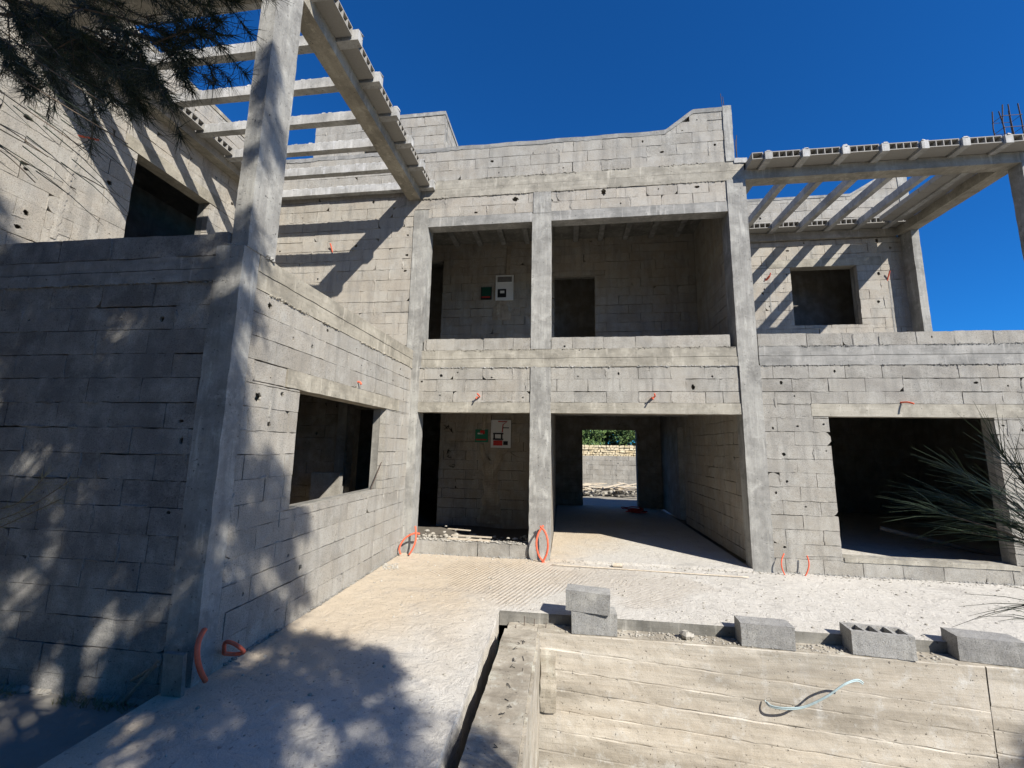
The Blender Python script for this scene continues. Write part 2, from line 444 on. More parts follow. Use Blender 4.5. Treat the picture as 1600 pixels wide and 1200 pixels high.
    def cf(vs, fl):
        i = len(cb.v); cb.v += vs; f = tuple(range(i, i+4)); cb.f.append(f[::-1] if fl else f)
    for i in range(len(us)-1):
        for j in range(len(zs)-1):
            if not solid(i, j): continue
            a, b, c_, d_ = us[i], us[i+1], zs[j], zs[j+1]
            za_, zb_ = d_, d_
            if topcut: za_, zb_ = min(d_, topcut(a)), min(d_, topcut(b))
            cf([pt(a, c_, d0), pt(b, c_, d0), pt(b, zb_, d0), pt(a, za_, d0)], flip)
            cf([pt(a, c_, d1), pt(b, c_, d1), pt(b, zb_, d1), pt(a, za_, d1)], not flip)
            if not solid(i-1, j): cf([pt(a+e, c_, d0), pt(a+e, za_, d0), pt(a+e, za_, d1), pt(a+e, c_, d1)], flip)
            if not solid(i+1, j): cf([pt(b-e, c_, d0), pt(b-e, zb_, d0), pt(b-e, zb_, d1), pt(b-e, c_, d1)], not flip)
            if not solid(i, j-1): cf([pt(a, c_+e, d0), pt(b, c_+e, d0), pt(b, c_+e, d1), pt(a, c_+e, d1)], not flip)
            if not solid(i, j+1) or topcut: cf([pt(a, za_-e, d0), pt(b, zb_-e, d0), pt(b, zb_-e, d1), pt(a, za_-e, d1)], flip)
    cb.build('wall_core', coremat or M_MORT, o)
    return o
def hl(lst, plane='y', val=0.0, uax=0, usgn=1, u00=0.0):
    """punched holes picked on a wall plane -> (u, z, radius)"""
    out = []
    for (px, py, r) in lst:
        q = P(px, py, plane, val); out.append(((q[uax]-u00)*usgn, q.z, r))
    return out

# ============================================================ SETTING
XL, YC = -3.22, -3.79
g = MB(); gz = -.14
# ground as one sheet with the pool and terrace left open
def ring(x0, x1, y0, y1, X0, X1, Y0, Y1, z):
    g.quad((X0,Y0,z),(X1,Y0,z),(X1,y0,z),(X0,y0,z)); g.quad((X0,y1,z),(X1,y1,z),(X1,Y1,z),(X0,Y1,z))
    g.quad((X0,y0,z),(x0,y0,z),(x0,y1,z),(X0,y1,z)); g.quad((x1,y0,z),(X1,y0,z),(X1,y1,z),(x1,y1,z))
ring(-1.32, 6.6, -6.15, -2.05, -900, 900, -900, 900, gz)
tag(g.build('ground', M_GND), kind='structure')
# terrace slab with combed screed
t_ = MB()
def slab_grid(mb, x0, x1, y0, y1, z, seg=.12, amp=.006):
    nx, ny = max(1, int((x1-x0)/seg)), max(1, int((y1-y0)/seg)); i0 = len(mb.v)
    for i in range(nx+1):
        for j in range(ny+1):
            x, y = x0+(x1-x0)*i/nx, y0+(y1-y0)*j/ny
            e = amp if 0 < i < nx and 0 < j < ny else 0
            mb.v.append((x, y, z+noise.noise(Vector((x*1.3, y*1.3, 0)))*e))
    for i in range(nx):
        for j in range(ny):
            q = i0+i*(ny+1)+j; mb.f.append((q, q+ny+1, q+ny+2, q+1))
slab_grid(t_, XL-.14, -1.31, -7.5, -2.05, 0)
slab_grid(t_, XL-.14, 9.0, -2.05, 0.35, 0)
def edge_strip(mb, pts, z0, z1, amp=.012, seg=.04):
    for (a, b) in zip(pts[:-1], pts[1:]):
        a, b = Vector(a), Vector(b); L = (b-a).length; n = max(1, int(L/seg)); d = (b-a)/n; nrm = Vector((d.y, -d.x, 0)).normalized()
        i0 = len(mb.v)
        for k in range(n+1):
            p = a+d*k
            j = noise.noise(Vector((p.x*5, p.y*5, 1)))*amp
            mb.v.append((p.x+nrm.x*0, p.y+nrm.y*0, z1)); mb.v.append((p.x+nrm.x*j, p.y+nrm.y*j, z1-.03)); mb.v.append((p.x+nrm.x*j*1.5, p.y+nrm.y*j*1.5, z0))
        for k in range(n):
            for q in (0, 1): mb.f.append((i0+3*k+q, i0+3*k+q+1, i0+3*k+q+4, i0+3*k+q+3))
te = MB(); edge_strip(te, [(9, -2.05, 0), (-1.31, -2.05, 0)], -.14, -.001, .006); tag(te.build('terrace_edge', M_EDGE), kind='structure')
edge_strip(t_, [(-1.31, -2.05, 0), (-1.31, -7.5, 0)], -.5, 0, .02)
edge_strip(t_, [(XL-.14, -7.5, 0), (XL-.14, -3.9, 0)], -.2, 0, .02)
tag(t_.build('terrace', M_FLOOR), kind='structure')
pf = MB(); pf.quad((-.95, -6.2, -1.7), (6.7, -6.2, -1.7), (6.7, -2.2, -1.7), (-.95, -2.2, -1.7))
tag(pf.build('pool_floor', M_POOL), kind='structure')

# ============================================================ POOL
# boarded pool wall facing the viewer
pw = empty('pool_wall', (1, -2.25, -.1), 'tall board-marked concrete wall of the empty pool below the terrace edge', 'pool wall')
def at_parent(o, par): o.parent = par; o.matrix_parent_inverse = Matrix.Translation(-par.location)
yW = -2.25
b_ = MB(); rnd = random.Random(4)
slope = -.058
lines = [-.10, -.282, -.466, -.640, -.82, -1.0, -1.18, -1.36, -1.56, -1.76]
def board(mb, x0, x1, l0, l1, sl, y, ztop=None, w_=.05):
    n = max(2, int((x1-x0)/w_)); off = rnd.uniform(-.003, .002); pr = rnd.uniform(-.004, .004)
    i0 = len(mb.v)
    for k in range(n+1):
        x = x0+(x1-x0)*k/n
        za, zb = l0+sl*x, l1+sl*x
        if ztop is not None: za = ztop
        for s_, zz in enumerate((za, za-.010, (za*.66+zb*.34), (za*.34+zb*.66), zb+.010, zb)):
            j = noise.noise(Vector((x*9, zz*9, s_*3.1)))*.004 + noise.noise(Vector((x*2, zz*3, 5)))*.004
            if s_ in (0, 5): dy = .0022
            else: dy = 0
            ridge = -.016*max(0, noise.noise(Vector((x*2.3, l0*7, 9)))) if s_ == 1 else 0
            mb.v.append((x, y+off+dy+j+ridge+pr*(k/n), zz+(noise.noise(Vector((x*6, l0*5, 0)))*.006 if (s_ in (0, 1) and ztop is None) else (noise.noise(Vector((x*6, l1*5, 0)))*.006 if s_ in (4, 5) else 0))))
    for k in range(n):
        for q in range(5): mb.f.append((i0+6*k+q, i0+6*k+q+1, i0+6*k+q+7, i0+6*k+q+6))
board(b_, -.9, 2.97, -.10, -.282, slope, yW, ztop=-.10)
board(b_, 2.985, 6.6, -.10, -.24, slope, yW, ztop=-.10)
for i in range(1, len(lines)-1):
    cut = 2.97 if i < 4 else 6.6
    if i in (5, 7): cut = 3.6
    board(b_, -.9, cut, lines[i], lines[i+1], slope, yW)
    if cut < 6: board(b_, cut+.012, 6.6, lines[i]+.04*(i < 4), lines[i+1]+.04*(i < 3), slope, yW+.002)
o = b_.build('boarded_face', M_BOARD); at_parent(o, pw)
b_ = MB(); b_.rough((-.9, yW+.012, -1.75), (6.6, -2.055, -.10), .1, .006)
o = b_.build('wall_body', M_POOL); at_parent(o, pw)
# narrow wall between trench and pool
sw = empty('pool_side_wall', (-1.07, -4, -.1), 'narrow concrete side wall of the pool beside the slot in the paving', 'pool wall')
b_ = MB(); b_.rough((-1.195, -7.0, -.6), (-.885, -2.44, -.016), .06, .008)
b_.rough((-1.20, -2.437, -.6), (-.905, -2.06, -.10), .05, .010)
b_.rough((-.885, -7.0, -1.7), (-.862, -2.44, -.05), .07, .006)
o = b_.build('wall_body', M_POOL); at_parent(o, sw)
b_ = MB(); b_.rough((-.862, -2.275, -.80), (-.715, -2.245, -.255), .04, .012, 9)
o = b_.build('mortar_patch', M_POOL); at_parent(o, sw)
b_ = MB()
for (x, y, h) in ((-1.04, -2.13, .09), (-.94, -2.12, .07), (-.82, -2.14, .05), (-1.12, -2.2, .03)):
    b_.tube([(x, y, -.12), (x+.003, y+.002, -.1+h)], .004, 5)
o = b_.build('rebar', M_STEEL); at_parent(o, sw)
# other sides of the pool, seen only from elsewhere
b_ = MB(); b_.rough((-.87, -6.35, -1.75), (6.6, -6.15, -.10), .3, .01); b_.rough((6.6, -6.35, -1.75), (6.8, -2.05, -.10), .3, .01)
tag(b_.build('pool_wall', M_POOL, loc=(3, -6.2, -1.7)), 'far side and end wall of the empty concrete pool', 'pool wall')

# ============================================================ HOUSE
H = empty('unfinished_house', (0, 0, 0), 'two storey house under construction in bare grey blocks with pergolas', 'house')
X_, Y_ = (1, 0), (0, 1); NX = (0, -1)
ZL, ZS, ZP = 2.25, 3.3, 3.505
ZU, ZB, ZC = 5.57, 6.12, 6.46
ZR, ZR2 = 7.13, 7.485

def rough_part(name, a, b, mat, seg=.08, amp=.004, parent=H):
    m = MB(); m.rough(a, b, seg, amp); return m.build(name, mat, parent)

# --- ground floor, right of column C
holesR = hl([(1221,598,.026),(1229,598,.02),(1194,608,.03),(1304,580,.02),(1383,589,.018),(1497,582,.03),(1525,598,.024),(1208,669,.02),(1246,666,.018),(1259,668,.03),(1287,663,.016),(1225,710,.026),(1213,770,.018),(1226,855,.02),(1198,711,.02),(1568,665,.018),(1598,672,.02)])
masonry('facade_wall', (0, 0), X_, NX, 2.33, 9.0, 0, 3.0, [(3.23, 5.365, .25, ZL-.02), (3.0, 6.0, ZL-.02, 2.42)], mat=M_BLKG, parent=H, holes=holesR, seed=21, nh=.14)
rough_part('lintel', (3.003, -.004, ZL-.02), (5.997, .2, 2.416), M_CX)
rough_part('window_sill', (3.25, -.012, .19), (5.4, .19, .25), M_CX, .05, .008)
masonry('parapet', (0, 0), X_, NX, 2.33, 9.0, ZS, ZP, mat=M_BLKG, parent=H, seed=22, zoff=ZS, nh=.14)
# bands (ring beam) in two boards with a seam
def band(name, x0, x1, y0, y1, z0, z1, mat, axis='x', seams=1):
    m = MB(); zm = (z0+z1)/2
    if axis == 'x': m.rough((x0, y0, z0), (x1, y1, zm-.005), .05, .006); m.rough((x0, y0+.006, zm+.003), (x1, y1, z1), .05, .007)
    else: m.rough((x0, y0, z0), (x1-.004, y1, zm-.003), .07, .004); m.rough((x0, y0, zm+.002), (x1, y1, z1), .07, .005)
    return m.build(name, mat, H)
band('ring_beam', 2.33, 9.0, -.004, .2, 3.0, ZS, M_CXG)
# --- ground floor, centre bays
masonry('facade_wall', (0, 0), X_, NX, -.86, 2.03, 2.42, 3.0, mat=M_BLK, parent=H, seed=23, nh=.08,
        holes=hl([(897,588,.016),(903,588,.016),(996,588,.022),(1113,588,.018),(1083,605,.034),(1100,625,.034)]))
masonry('facade_wall', (0, 0), X_, NX, -3.22, -1.19, 2.42, 3.0, mat=M_BLK, parent=H, seed=24, nh=.08,
        holes=hl([(659,596,.02),(689,587,.028),(715,582,.016),(740,588,.032),(768,590,.018),(784,588,.034),(850,588,.012)]))
rough_part('lintel', (-.86, -.006, ZL), (2.03, .2, 2.418), M_CX)
rough_part('lintel', (-3.215, -.006, ZL), (-1.19, .2, 2.418), M_CX)
band('ring_beam', -3.22, 2.02, -.008, .2, 3.0, ZS, M_CX)
masonry('parapet', (0, 0), X_, NX, -.86, 1.925, ZS, ZP, mat=M_BLK, parent=H, seed=25, zoff=ZS, nh=0, holes=hl([(882,541,.02)]))
masonry('parapet', (0, 0), X_, NX, -3.04, -1.19, ZS, ZP, mat=M_BLK, parent=H, seed=26, zoff=ZS, nh=0)
masonry('step_wall', (0, -.0), X_, NX, -3.2, -1.2, .0, .205, mat=M_BLKG, parent=H, seed=27, nh=0, jog=.003)
# --- columns
rough_part('column', (-1.19, -.014, -.1), (-.86, .28, 2.996), M_CV, .05, .006)
rough_part('column', (-1.19, -.008, 3.304), (-.86, .28, 5.72), M_CV, .05, .004)
rough_part('column', (-1.17, -.012, 5.72), (-.86, .2, ZB), M_CV, .05, .008)
rough_part('column', (2.03, -.02, -.1), (2.33, .2, 3.0), M_CV, .05, .004)
rough_part('column', (2.02, -.015, 3.0), (2.31, .3, ZB), M_CV, .05, .004)
rough_part('column', (-3.3, -.012, -.1), (-3.08, .28, 3.0), M_CV, .05, .005)
rough_part('column', (-3.33, -.012, 3.0), (-3.06, .28, 5.9), M_CV, .05, .004)
# --- first floor centre: lintels, blocks, bands
rough_part('lintel', (-.86, -.006, ZU), (2.02, .2, 5.745), M_CXG)
rough_part('lintel', (-3.06, -.006, ZU), (-1.19, .2, 5.745), M_CXG)
masonry('facade_wall', (0, 0), X_, NX, -.86, 2.02, 5.75, ZB, mat=M_BLKW, parent=H, seed=28, zoff=5.73, nh=.04,
        holes=hl([(943,300,.05),(1029,295,.014),(1089,292,.034)]))
masonry('facade_wall', (0, 0), X_, NX, -3.33, -1.17, 5.75, ZB, mat=M_BLKW, parent=H, seed=29, zoff=5.73, nh=.04,
        holes=hl([(680,320,.035),(805,311,.05),(823,308,.016)]))
band('ring_beam', -3.33, 2.31, -.008, .2, ZB, ZC, M_CX)
# roof parapet with its stepped end
def tc_main(u):
    if u < 1.08: return ZR+.006*math.sin(u*7)
    if u < 1.55: return ZR+(ZR2-ZR)*(u-1.08)/.47
    return ZR2
masonry('roof_parapet', (0, 0), X_, NX, -6.3, 2.03, ZC, 7.6, mat=M_BLK, parent=H, seed=30, zoff=ZC, topcut=lambda u: tc_main(u)-.07, nh=.06,
        holes=hl([(1089,187,.014),(1119,184,.016),(1066,204,.014),(1004,221,.02),(1117,226,.022),(833,239,.014),(870,234,.012),(880,262,.014),(886,262,.016)]))
m = MB()
pts = [(-6.3, ZR), (-4, ZR+.008), (-2, ZR-.004), (0, ZR+.004), (1.08, ZR), (1.55, ZR2), (2.03, ZR2)]
i0 = 0; n_ = 160; vs = []
for k in range(n_+1):
    u = -6.3+8.33*k/n_; z1 = tc_main(u); j = noise.noise(Vector((u*8, 0, 0)))*.012; j2 = noise.noise(Vector((u*11, 3, 0)))*.02
    m.v += [(u, -.006, z1-.075+j2), (u, -.010, z1+j*.4), (u, .2, z1+j*.4), (u, .2, z1-.075)]
for k in range(n_):
    for q in range(4): m.f.append((4*k+q, 4*k+4+q, 4*k+4+(q+1) % 4, 4*k+(q+1) % 4))
m.f.append((0, 1, 2, 3)); m.build('coping', M_CXG, H)
rough_part('column', (2.03, -.015, ZC), (2.17, .2, ZR2+.015), M_CV, .04, .006)
# --- upper left recessed wall above the wing terrace (flush with facade)
masonry('facade_wall', (0, 0), X_, NX, -6.3, -3.33, ZS, ZC, mat=M_BLKW, parent=H, seed=31, nh=.14,
        holes=hl([(556,384,.026),(592,381,.022),(637,367,.02),(636,376,.04),(633,423,.024),(583,507,.02),(620,523,.024),(437,393,.02),(459,391,.03)]))
# --- roof stair tower
masonry('stair_tower', (0, 0.03), X_, NX, -5.46, -2.85, 7.05, 7.84, [(-4.43, -4.1, 7.06, 7.27)], mat=M_BLK, parent=H, seed=32, zoff=7.04, nh=.04)
masonry('stair_tower', (-2.85, .13), (0, 1), (1, 0), 0, 1.4, 6.5, 7.84, mat=M_BLK, parent=H, seed=33, nh=.14)
masonry('stair_tower', (-5.46, 1.53), (0, -1), (-1, 0), 0, 1.4, 6.5, 7.84, mat=M_BLK, parent=H, seed=34, nh=.14)
rough_part('tower_roof', (-5.47, .02, 7.843), (-2.84, 1.55, 7.915), M_CXG, .1, .006)
rough_part('tower_back', (-5.25, 1.34, 6.5), (-3.06, 1.53, 7.842), M_MORT, .3, .004)

# --- wing ground floor: right wall (facing +x) and front wall
WU = (0, 1)
hw = [(q[0], q[1], q[2]) for q in hl([(422,478,.03),(424,531,.03),(488,542,.022),(458,529,.018),(557,547,.02),(583,566,.028),(626,577,.02),(403,622,.042),(418,620,.016),(441,616,.024),(421,663,.026),(432,665,.014),(357,950,.03),(372,945,.014),(647,505,.016),(614,595,.02),(380,928,.014),(450,868,.014)], 'x', XL, 1, 1, YC)]
masonry('wing_wall', (XL, YC), WU, (1, 0), .173, -YC-.0, 0, 3.0, [(-2.904-YC, -.891-YC, 1.08, 2.22), (-3.12-YC, -.45-YC, 2.22, 2.40)], mat=M_BLK, parent=H, holes=hw, seed=41, nh=.14)
rough_part('lintel', (XL-.2, -3.117, 2.222), (XL+.006, -.453, 2.397), M_CY)
m = MB(); m.rough((XL-.2, YC+.175, 3.0), (XL+.004, -.013, 3.15), .06, .005); m.rough((XL-.2, YC+.175, 3.153), (XL+.010, -.013, 3.3), .06, .006)
m.build('ring_beam', M_CY, H)
rough_part('column', (-3.46, YC-.006, -.16), (XL+.006, -3.62, 3.3), M_CV, .05, .005)
rough_part('column', (-3.357, -3.775, 3.3), (-3.205, -3.45, ZB), M_CV, .05, .004)
hf = hl([(329,468,.045),(253,498,.024),(82,487,.03),(282,658,.02),(283,688,.022),(263,801,.016),(237,973,.016)], 'y', YC)
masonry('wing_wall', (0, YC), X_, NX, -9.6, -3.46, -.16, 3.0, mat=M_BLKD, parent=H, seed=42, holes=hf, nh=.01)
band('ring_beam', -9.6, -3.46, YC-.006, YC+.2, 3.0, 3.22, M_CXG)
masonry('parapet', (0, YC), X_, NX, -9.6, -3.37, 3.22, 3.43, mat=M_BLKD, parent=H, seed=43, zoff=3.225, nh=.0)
# --- wing upper: far left wall facing right
masonry('wing_wall', (-6.3, YC-.6), WU, (1, 0), 0, -YC+.6, ZS, 7.06, [(-2.33-YC+.6, -1.19-YC+.6, 4.2, 5.5), (-2.5-YC+.6, -1.0-YC+.6, 5.5, 5.68)], mat=M_BLKW, parent=H, seed=44, nh=.14,
        holes=[(q[0], q[1], q[2]) for q in hl([(44,184,.035),(41,264,.022),(171,285,.03),(350,335,.03),(80,211,.014)], 'x', -6.3, 1, 1, YC-.6)])
rough_part('lintel', (-6.5, -2.498, 5.502), (-6.294, -1.002, 5.677), M_CY)
rough_part('coping', (-6.5, YC-.6, 7.063), (-6.29, -.01, 7.13), M_CY)
rough_part('beam', (-6.3, YC+.0, ZB+.05), (-6.12, -.0, 6.295), M_CY)
# wing front upper-left block return and roof (outside the frame)
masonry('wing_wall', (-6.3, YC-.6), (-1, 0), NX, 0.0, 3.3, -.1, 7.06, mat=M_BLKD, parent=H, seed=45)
# --- wing pergola
rough_part('pergola_beam', (-3.465, -3.45, ZB), (-3.23, -.0, 6.295), M_CY, .06, .004)
rough_part('pergola_beam', (-6.12, -3.775, ZB), (-3.205, -3.452, 6.295), M_CX, .06, .004)
def joist(x0, x1, y0, y1, z0, z1, axis, top_rough=True):
    m = MB(); m.rough((x0, y0, z0), (x1, y1, z1), .05, .003)
    # crumbly concrete topping spilled over the joist
    n = int(((x1-x0) if axis == 'x' else (y1-y0))/.05)
    rr = random.Random(int(x0*97+y0*31))
    for k in range(n):
        if axis == 'x': c = (x0+(x1-x0)*(k+.5)/n, (y0+y1)/2+rr.uniform(-.01, .01), z1+.008)
        else: c = ((x0+x1)/2+rr.uniform(-.01, .01), y0+(y1-y0)*(k+.5)/n, z1+.008)
        m.obox(c, (1, rr.uniform(-.3, .3), 0), (rr.uniform(-.3, .3), 1, 0), (0, 0, 1), .033, .04 if axis == 'x' else .03, rr.uniform(.008, .02), .7)
    return m.build('joist', M_ROUGH, H)
JY = [-.065, -.62, -1.16, -1.70, -2.25, -2.80, -3.33]
for y in JY:
    joist(-6.12, -2.96, y-.05, y+.05, 6.27, 6.405, 'x')
def hollow(mb, c, U, V, ln, wd, hh, wall=.013, nh=4):
    """hollow ceiling block: U across (with the square holes side by side), V the direction of the holes"""
    c = Vector(c); U, V = Vector(U), Vector(V); W = Vector((0, 0, 1))
    t = wall
    mb.obox(c+W*(hh/2-t/2), U, V, W, ln/2, wd/2, t/2); mb.obox(c-W*(hh/2-t/2), U, V, W, ln/2, wd/2, t/2)
    for k in range(nh+1):
        x = -ln/2+t/2+(ln-t)*k/nh
        mb.obox(c+U*x, U, V, W, t/2, wd/2-.001, hh/2-t)
for a, b in zip(JY[:-1], JY[1:]):
    yc = (a+b)/2; gap = abs(a-b)-.10
    m = MB(); hollow(m, (-3.235, yc, 6.36), (0, 1, 0), (1, 0, 0), gap-.03, .42, .115)
    m.build('hollow_block', M_HB, H)
    m = MB(); hollow(m, (-6.12, yc, 6.36), (0, 1, 0), (1, 0, 0), gap-.03, .30, .115)
    m.build('hollow_block', M_HB, H)
# --- right pergola
JX = [2.57, 3.12, 3.69, 4.24, 4.78, 5.33, 5.89]
rough_part('pergola_beam', (2.31, -.0, ZB), (6.26, .2, 6.295), M_CX, .06, .004)
rough_part('pergola_beam', (6.11, .2, ZB), (6.34, 2.2, 6.295), M_CY, .06, .004)
rough_part('pergola_beam', (2.31, 2.19, ZB), (6.11, 2.246, 6.29), M_CX, .06, .004)
for x in JX:
    joist(x-.05, x+.05, -.27, 2.19, 6.27, 6.405, 'y')
ends = [2.33]+JX+[6.5]
for i, (a, b) in enumerate(zip(ends[:-1], ends[1:])):
    lo, hi = (a+.065 if i else a+.01), (b-.065 if i < len(ends)-2 else b)
    nh_ = 4 if hi-lo > .35 else (1 if hi-lo < .2 else 3)
    m = MB(); hollow(m, ((lo+hi)/2, .03, 6.36), (1, 0, 0), (0, 1, 0), hi-lo, .54, .115, nh=nh_); m.build('hollow_block', M_HB, H)
    m = MB(); hollow(m, ((lo+hi)/2, 2.10, 6.36), (1, 0, 0), (0, 1, 0), hi-lo, .24, .115, nh=nh_); m.build('hollow_block', M_HB, H)
for k in range(7):   # side infill along the right beam
    y = .38+.235*k
    m = MB(); hollow(m, (5.86, y+.0, 6.34), (1, 0, 0), (0, 1, 0), .50, .228, .09); m.build('hollow_block', M_HB, H)
rough_part('column', (6.262, 0.0, ZP), (6.48, .2, 6.29), M_CV, .05, .004)
rough_part('column', (6.2, 0.0, 6.425), (6.5, .22, 6.46), M_CV, .05, .004)
m = MB(); rr = random.Random(8)
for i in range(3):
    for j in range(2):
        x, y = 6.16+.12*i+.0, .04+.14*j; m.tube([(x, y, 6.4), (x+rr.uniform(-.02, .02), y, 6.85), (x+rr.uniform(-.03, .03), y, 7.15)], .008, 5)
for z in (6.75, 6.95): m.tube([(6.15, .03, z), (6.42, .03, z), (6.42, .19, z), (6.15, .19, z), (6.15, .03, z)], .005, 4)
m.build('rebar', M_STEEL, H)
for (px, py0, py1, X, Yv) in ((1127, 168, 136, 2.06, .08), (1133, 166, 140, 2.12, .15)):
    m = MB(); m.tube([(X, Yv, 7.4), (X+.004, Yv, 7.6), (X-.01, Yv, 7.82)], .005, 5); m.build('rebar', M_STEEL, H)
m = MB(); m.tube([(2.24, .08, 6.4), (2.245, .08, 6.7), (2.26, .08, 7.0)], .006, 5); m.tube([(2.27, .12, 6.4), (2.255, .12, 6.7), (2.25, .12, 6.95)], .005, 5); m.build('rebar', M_STEEL, H)
rough_part('column', (2.16, -.02, 6.42), (2.36, .2, 6.50), M_ROUGH, .03, .012)
# --- upper right set-back wall
YU = 2.25
def tc_r(u):
    if u < 5.36: return ZR
    if u < 5.98: return ZR+(ZR2+.02-ZR)*(u-5.36)/.62
    return ZR2+.02
masonry('upper_wall', (0, YU), X_, NX, 2.16, 6.34, ZS, ZB, [(4.06, 5.325, 4.27, 5.53), (3.6, 5.8, 5.53, 5.7)], mat=M_BLKW, parent=H, seed=51, nh=.14,
        holes=hl([(1256,380,.02),(1282,381,.016),(1370,376,.04),(1391,387,.024),(1373,427,.036),(1396,427,.04),(1373,471,.03),(1416,496,.024),(1426,497,.014)], 'y', YU))
rough_part('lintel', (3.603, YU-.005, 5.532), (5.797, YU+.2, 5.697), M_CX)
masonry('roof_parapet', (0, YU), X_, NX, 2.16, 6.28, 6.36, 7.6, mat=M_BLK, parent=H, seed=52, topcut=lambda u: tc_r(u)-.05, nh=.06)
m = MB(); n_ = 80
for k in range(n_+1):
    u = 2.16+4.12*k/n_; z1 = tc_r(u); j = noise.noise(Vector((u*8, 7, 0)))*.01
    m.v += [(u, YU-.006, z1-.055+j), (u, YU-.008, z1), (u, YU+.2, z1), (u, YU+.2, z1-.055)]
for k in range(n_):
    for q in range(4): m.f.append((4*k+q, 4*k+4+q, 4*k+4+(q+1) % 4, 4*k+(q+1) % 4))
m.build('coping', M_CXG, H)
rough_part('column', (6.28, YU-.01, 6.36), (6.46, YU+.2, ZR2+.02), M_CV, .05, .004)
rough_part('column', (6.20, 1.98, ZS), (6.34, YU-.003, ZB), M_CV, .05, .004)
rough_part('column', (6.345, 2.16, ZS), (6.44, YU+.25, 6.36), M_CV, .05, .004)

# --- floors, roofs, inner walls (they keep the rooms dark, as in the photograph)
def part_box(name, a, b, mat):
    m = MB(); m.box(a, b); return m.build(name, mat, H)
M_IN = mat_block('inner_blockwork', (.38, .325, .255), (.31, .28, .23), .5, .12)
M_DEEP = mat_block('shaded_blockwork', (.24, .21, .17), (.20, .185, .16), .5, .12)  # darker copy of the inner blockwork, deep-room shade put into its colour
slab_grid_m = MB(); slab_grid(slab_grid_m, -.86, 2.03, -.02, 6.2, .035, .2, .005); slab_grid_m.quad((-.86, -.022, -.02), (2.03, -.022, -.02), (2.03, -.022, .035), (-.86, -.022, .035))
slab_grid_m.build('floor', M_FLOOR, H)
M_DIRT = mat_plain('dark_dirt', (.13, .115, .095), .95, 12, .35, .8)
m = MB(); slab_grid(m, -9.4, -.87, .205, 6.2, .03, .12, .03); m.build('floor', M_DIRT, H)
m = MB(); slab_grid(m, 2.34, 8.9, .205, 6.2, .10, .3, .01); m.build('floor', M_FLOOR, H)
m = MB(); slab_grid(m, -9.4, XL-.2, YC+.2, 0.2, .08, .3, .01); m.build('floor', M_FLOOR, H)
part_box('floor_slab', (-9.4, .203, 3.04), (8.9, 6.2, ZS-.003), M_MORT)
part_box('floor_slab', (-9.4, YC+.203, 3.04), (XL-.203, .2, ZS-.003), M_MORT)
# roof over loggia and upper rooms with visible ceiling joists
part_box('roof_slab', (-6.3, .203, 6.372), (2.34, 3.4, 6.5), M_MORT)
part_box('roof_slab', (2.16, YU+.203, 6.2), (6.3, 3.4, 6.35), M_MORT)
part_box('roof_slab', (-9.4, YC-.4, 6.9), (-6.51, 3.4, 7.0), M_MORT)
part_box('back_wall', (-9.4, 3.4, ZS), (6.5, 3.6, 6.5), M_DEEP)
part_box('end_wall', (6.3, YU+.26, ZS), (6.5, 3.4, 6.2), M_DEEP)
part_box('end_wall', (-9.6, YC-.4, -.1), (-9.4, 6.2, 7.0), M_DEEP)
part_box('end_wall', (8.8, .203, 0), (9.0, 6.2, 3.3), M_DEEP)
k_ = 0
for i in range(10):
    x = -3.12+.545*i
    m = MB(); m.rough((x-.055, .2, 6.30), (x+.055, 2.2, 6.37), .1, .003); m.build('ceiling_joist', M_CXG, H)
masonry('inner_wall', (0, 2.2), X_, NX, -3.45, 2.15, ZS, 6.38, [(-.87, .02, ZS, 5.5)], mat=M_IN, parent=H, seed=61, nh=.08)
masonry('inner_wall', (0, 2.2), X_, NX, -6.3, -3.45, 6.0, 6.38, mat=M_IN, parent=H, seed=62)
masonry('inner_wall', (2.15, .2), Y_, (-1, 0), 0.02, 2.05, ZS, 6.38, mat=M_IN, parent=H, seed=63, nh=.06, shift=.1)
part_box('inner_wall', (-5.2, .21, ZS), (-5.0, 3.4, 6.4), M_DEEP)
part_box('inner_wall', (.9, 2.41, ZS), (1.05, 3.4, 6.4), M_DEEP)
# ground floor inner walls
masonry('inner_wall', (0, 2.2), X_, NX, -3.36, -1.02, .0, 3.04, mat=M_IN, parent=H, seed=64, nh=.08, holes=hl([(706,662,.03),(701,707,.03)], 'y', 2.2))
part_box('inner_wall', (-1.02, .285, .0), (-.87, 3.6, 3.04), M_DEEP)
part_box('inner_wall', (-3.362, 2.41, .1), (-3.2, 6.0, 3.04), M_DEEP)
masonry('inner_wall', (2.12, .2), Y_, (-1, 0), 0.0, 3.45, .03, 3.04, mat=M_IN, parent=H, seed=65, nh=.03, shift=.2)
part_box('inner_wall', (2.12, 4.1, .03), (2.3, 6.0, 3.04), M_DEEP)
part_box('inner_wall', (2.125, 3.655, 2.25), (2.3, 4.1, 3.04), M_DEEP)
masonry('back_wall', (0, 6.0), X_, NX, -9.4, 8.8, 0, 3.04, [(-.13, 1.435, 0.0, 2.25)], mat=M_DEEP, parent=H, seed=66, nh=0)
rough_part('lintel', (-.85, 3.0, 2.45), (2.1, 3.2, 3.04), M_CXG)
# wing room partition in line with the facade
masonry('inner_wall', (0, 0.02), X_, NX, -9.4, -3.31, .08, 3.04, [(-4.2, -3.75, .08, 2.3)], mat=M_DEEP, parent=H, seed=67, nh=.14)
rough_part('column', (-4.46, -.06, .08), (-4.3, .01, 3.0), M_CV)
qa = P(517, 770, 'y', -.45)
rough_part('inner_wall', (qa.x-.35, -.45, .08), (qa.x+.12, -.35, 1.25), M_BLKG, .06, .006)

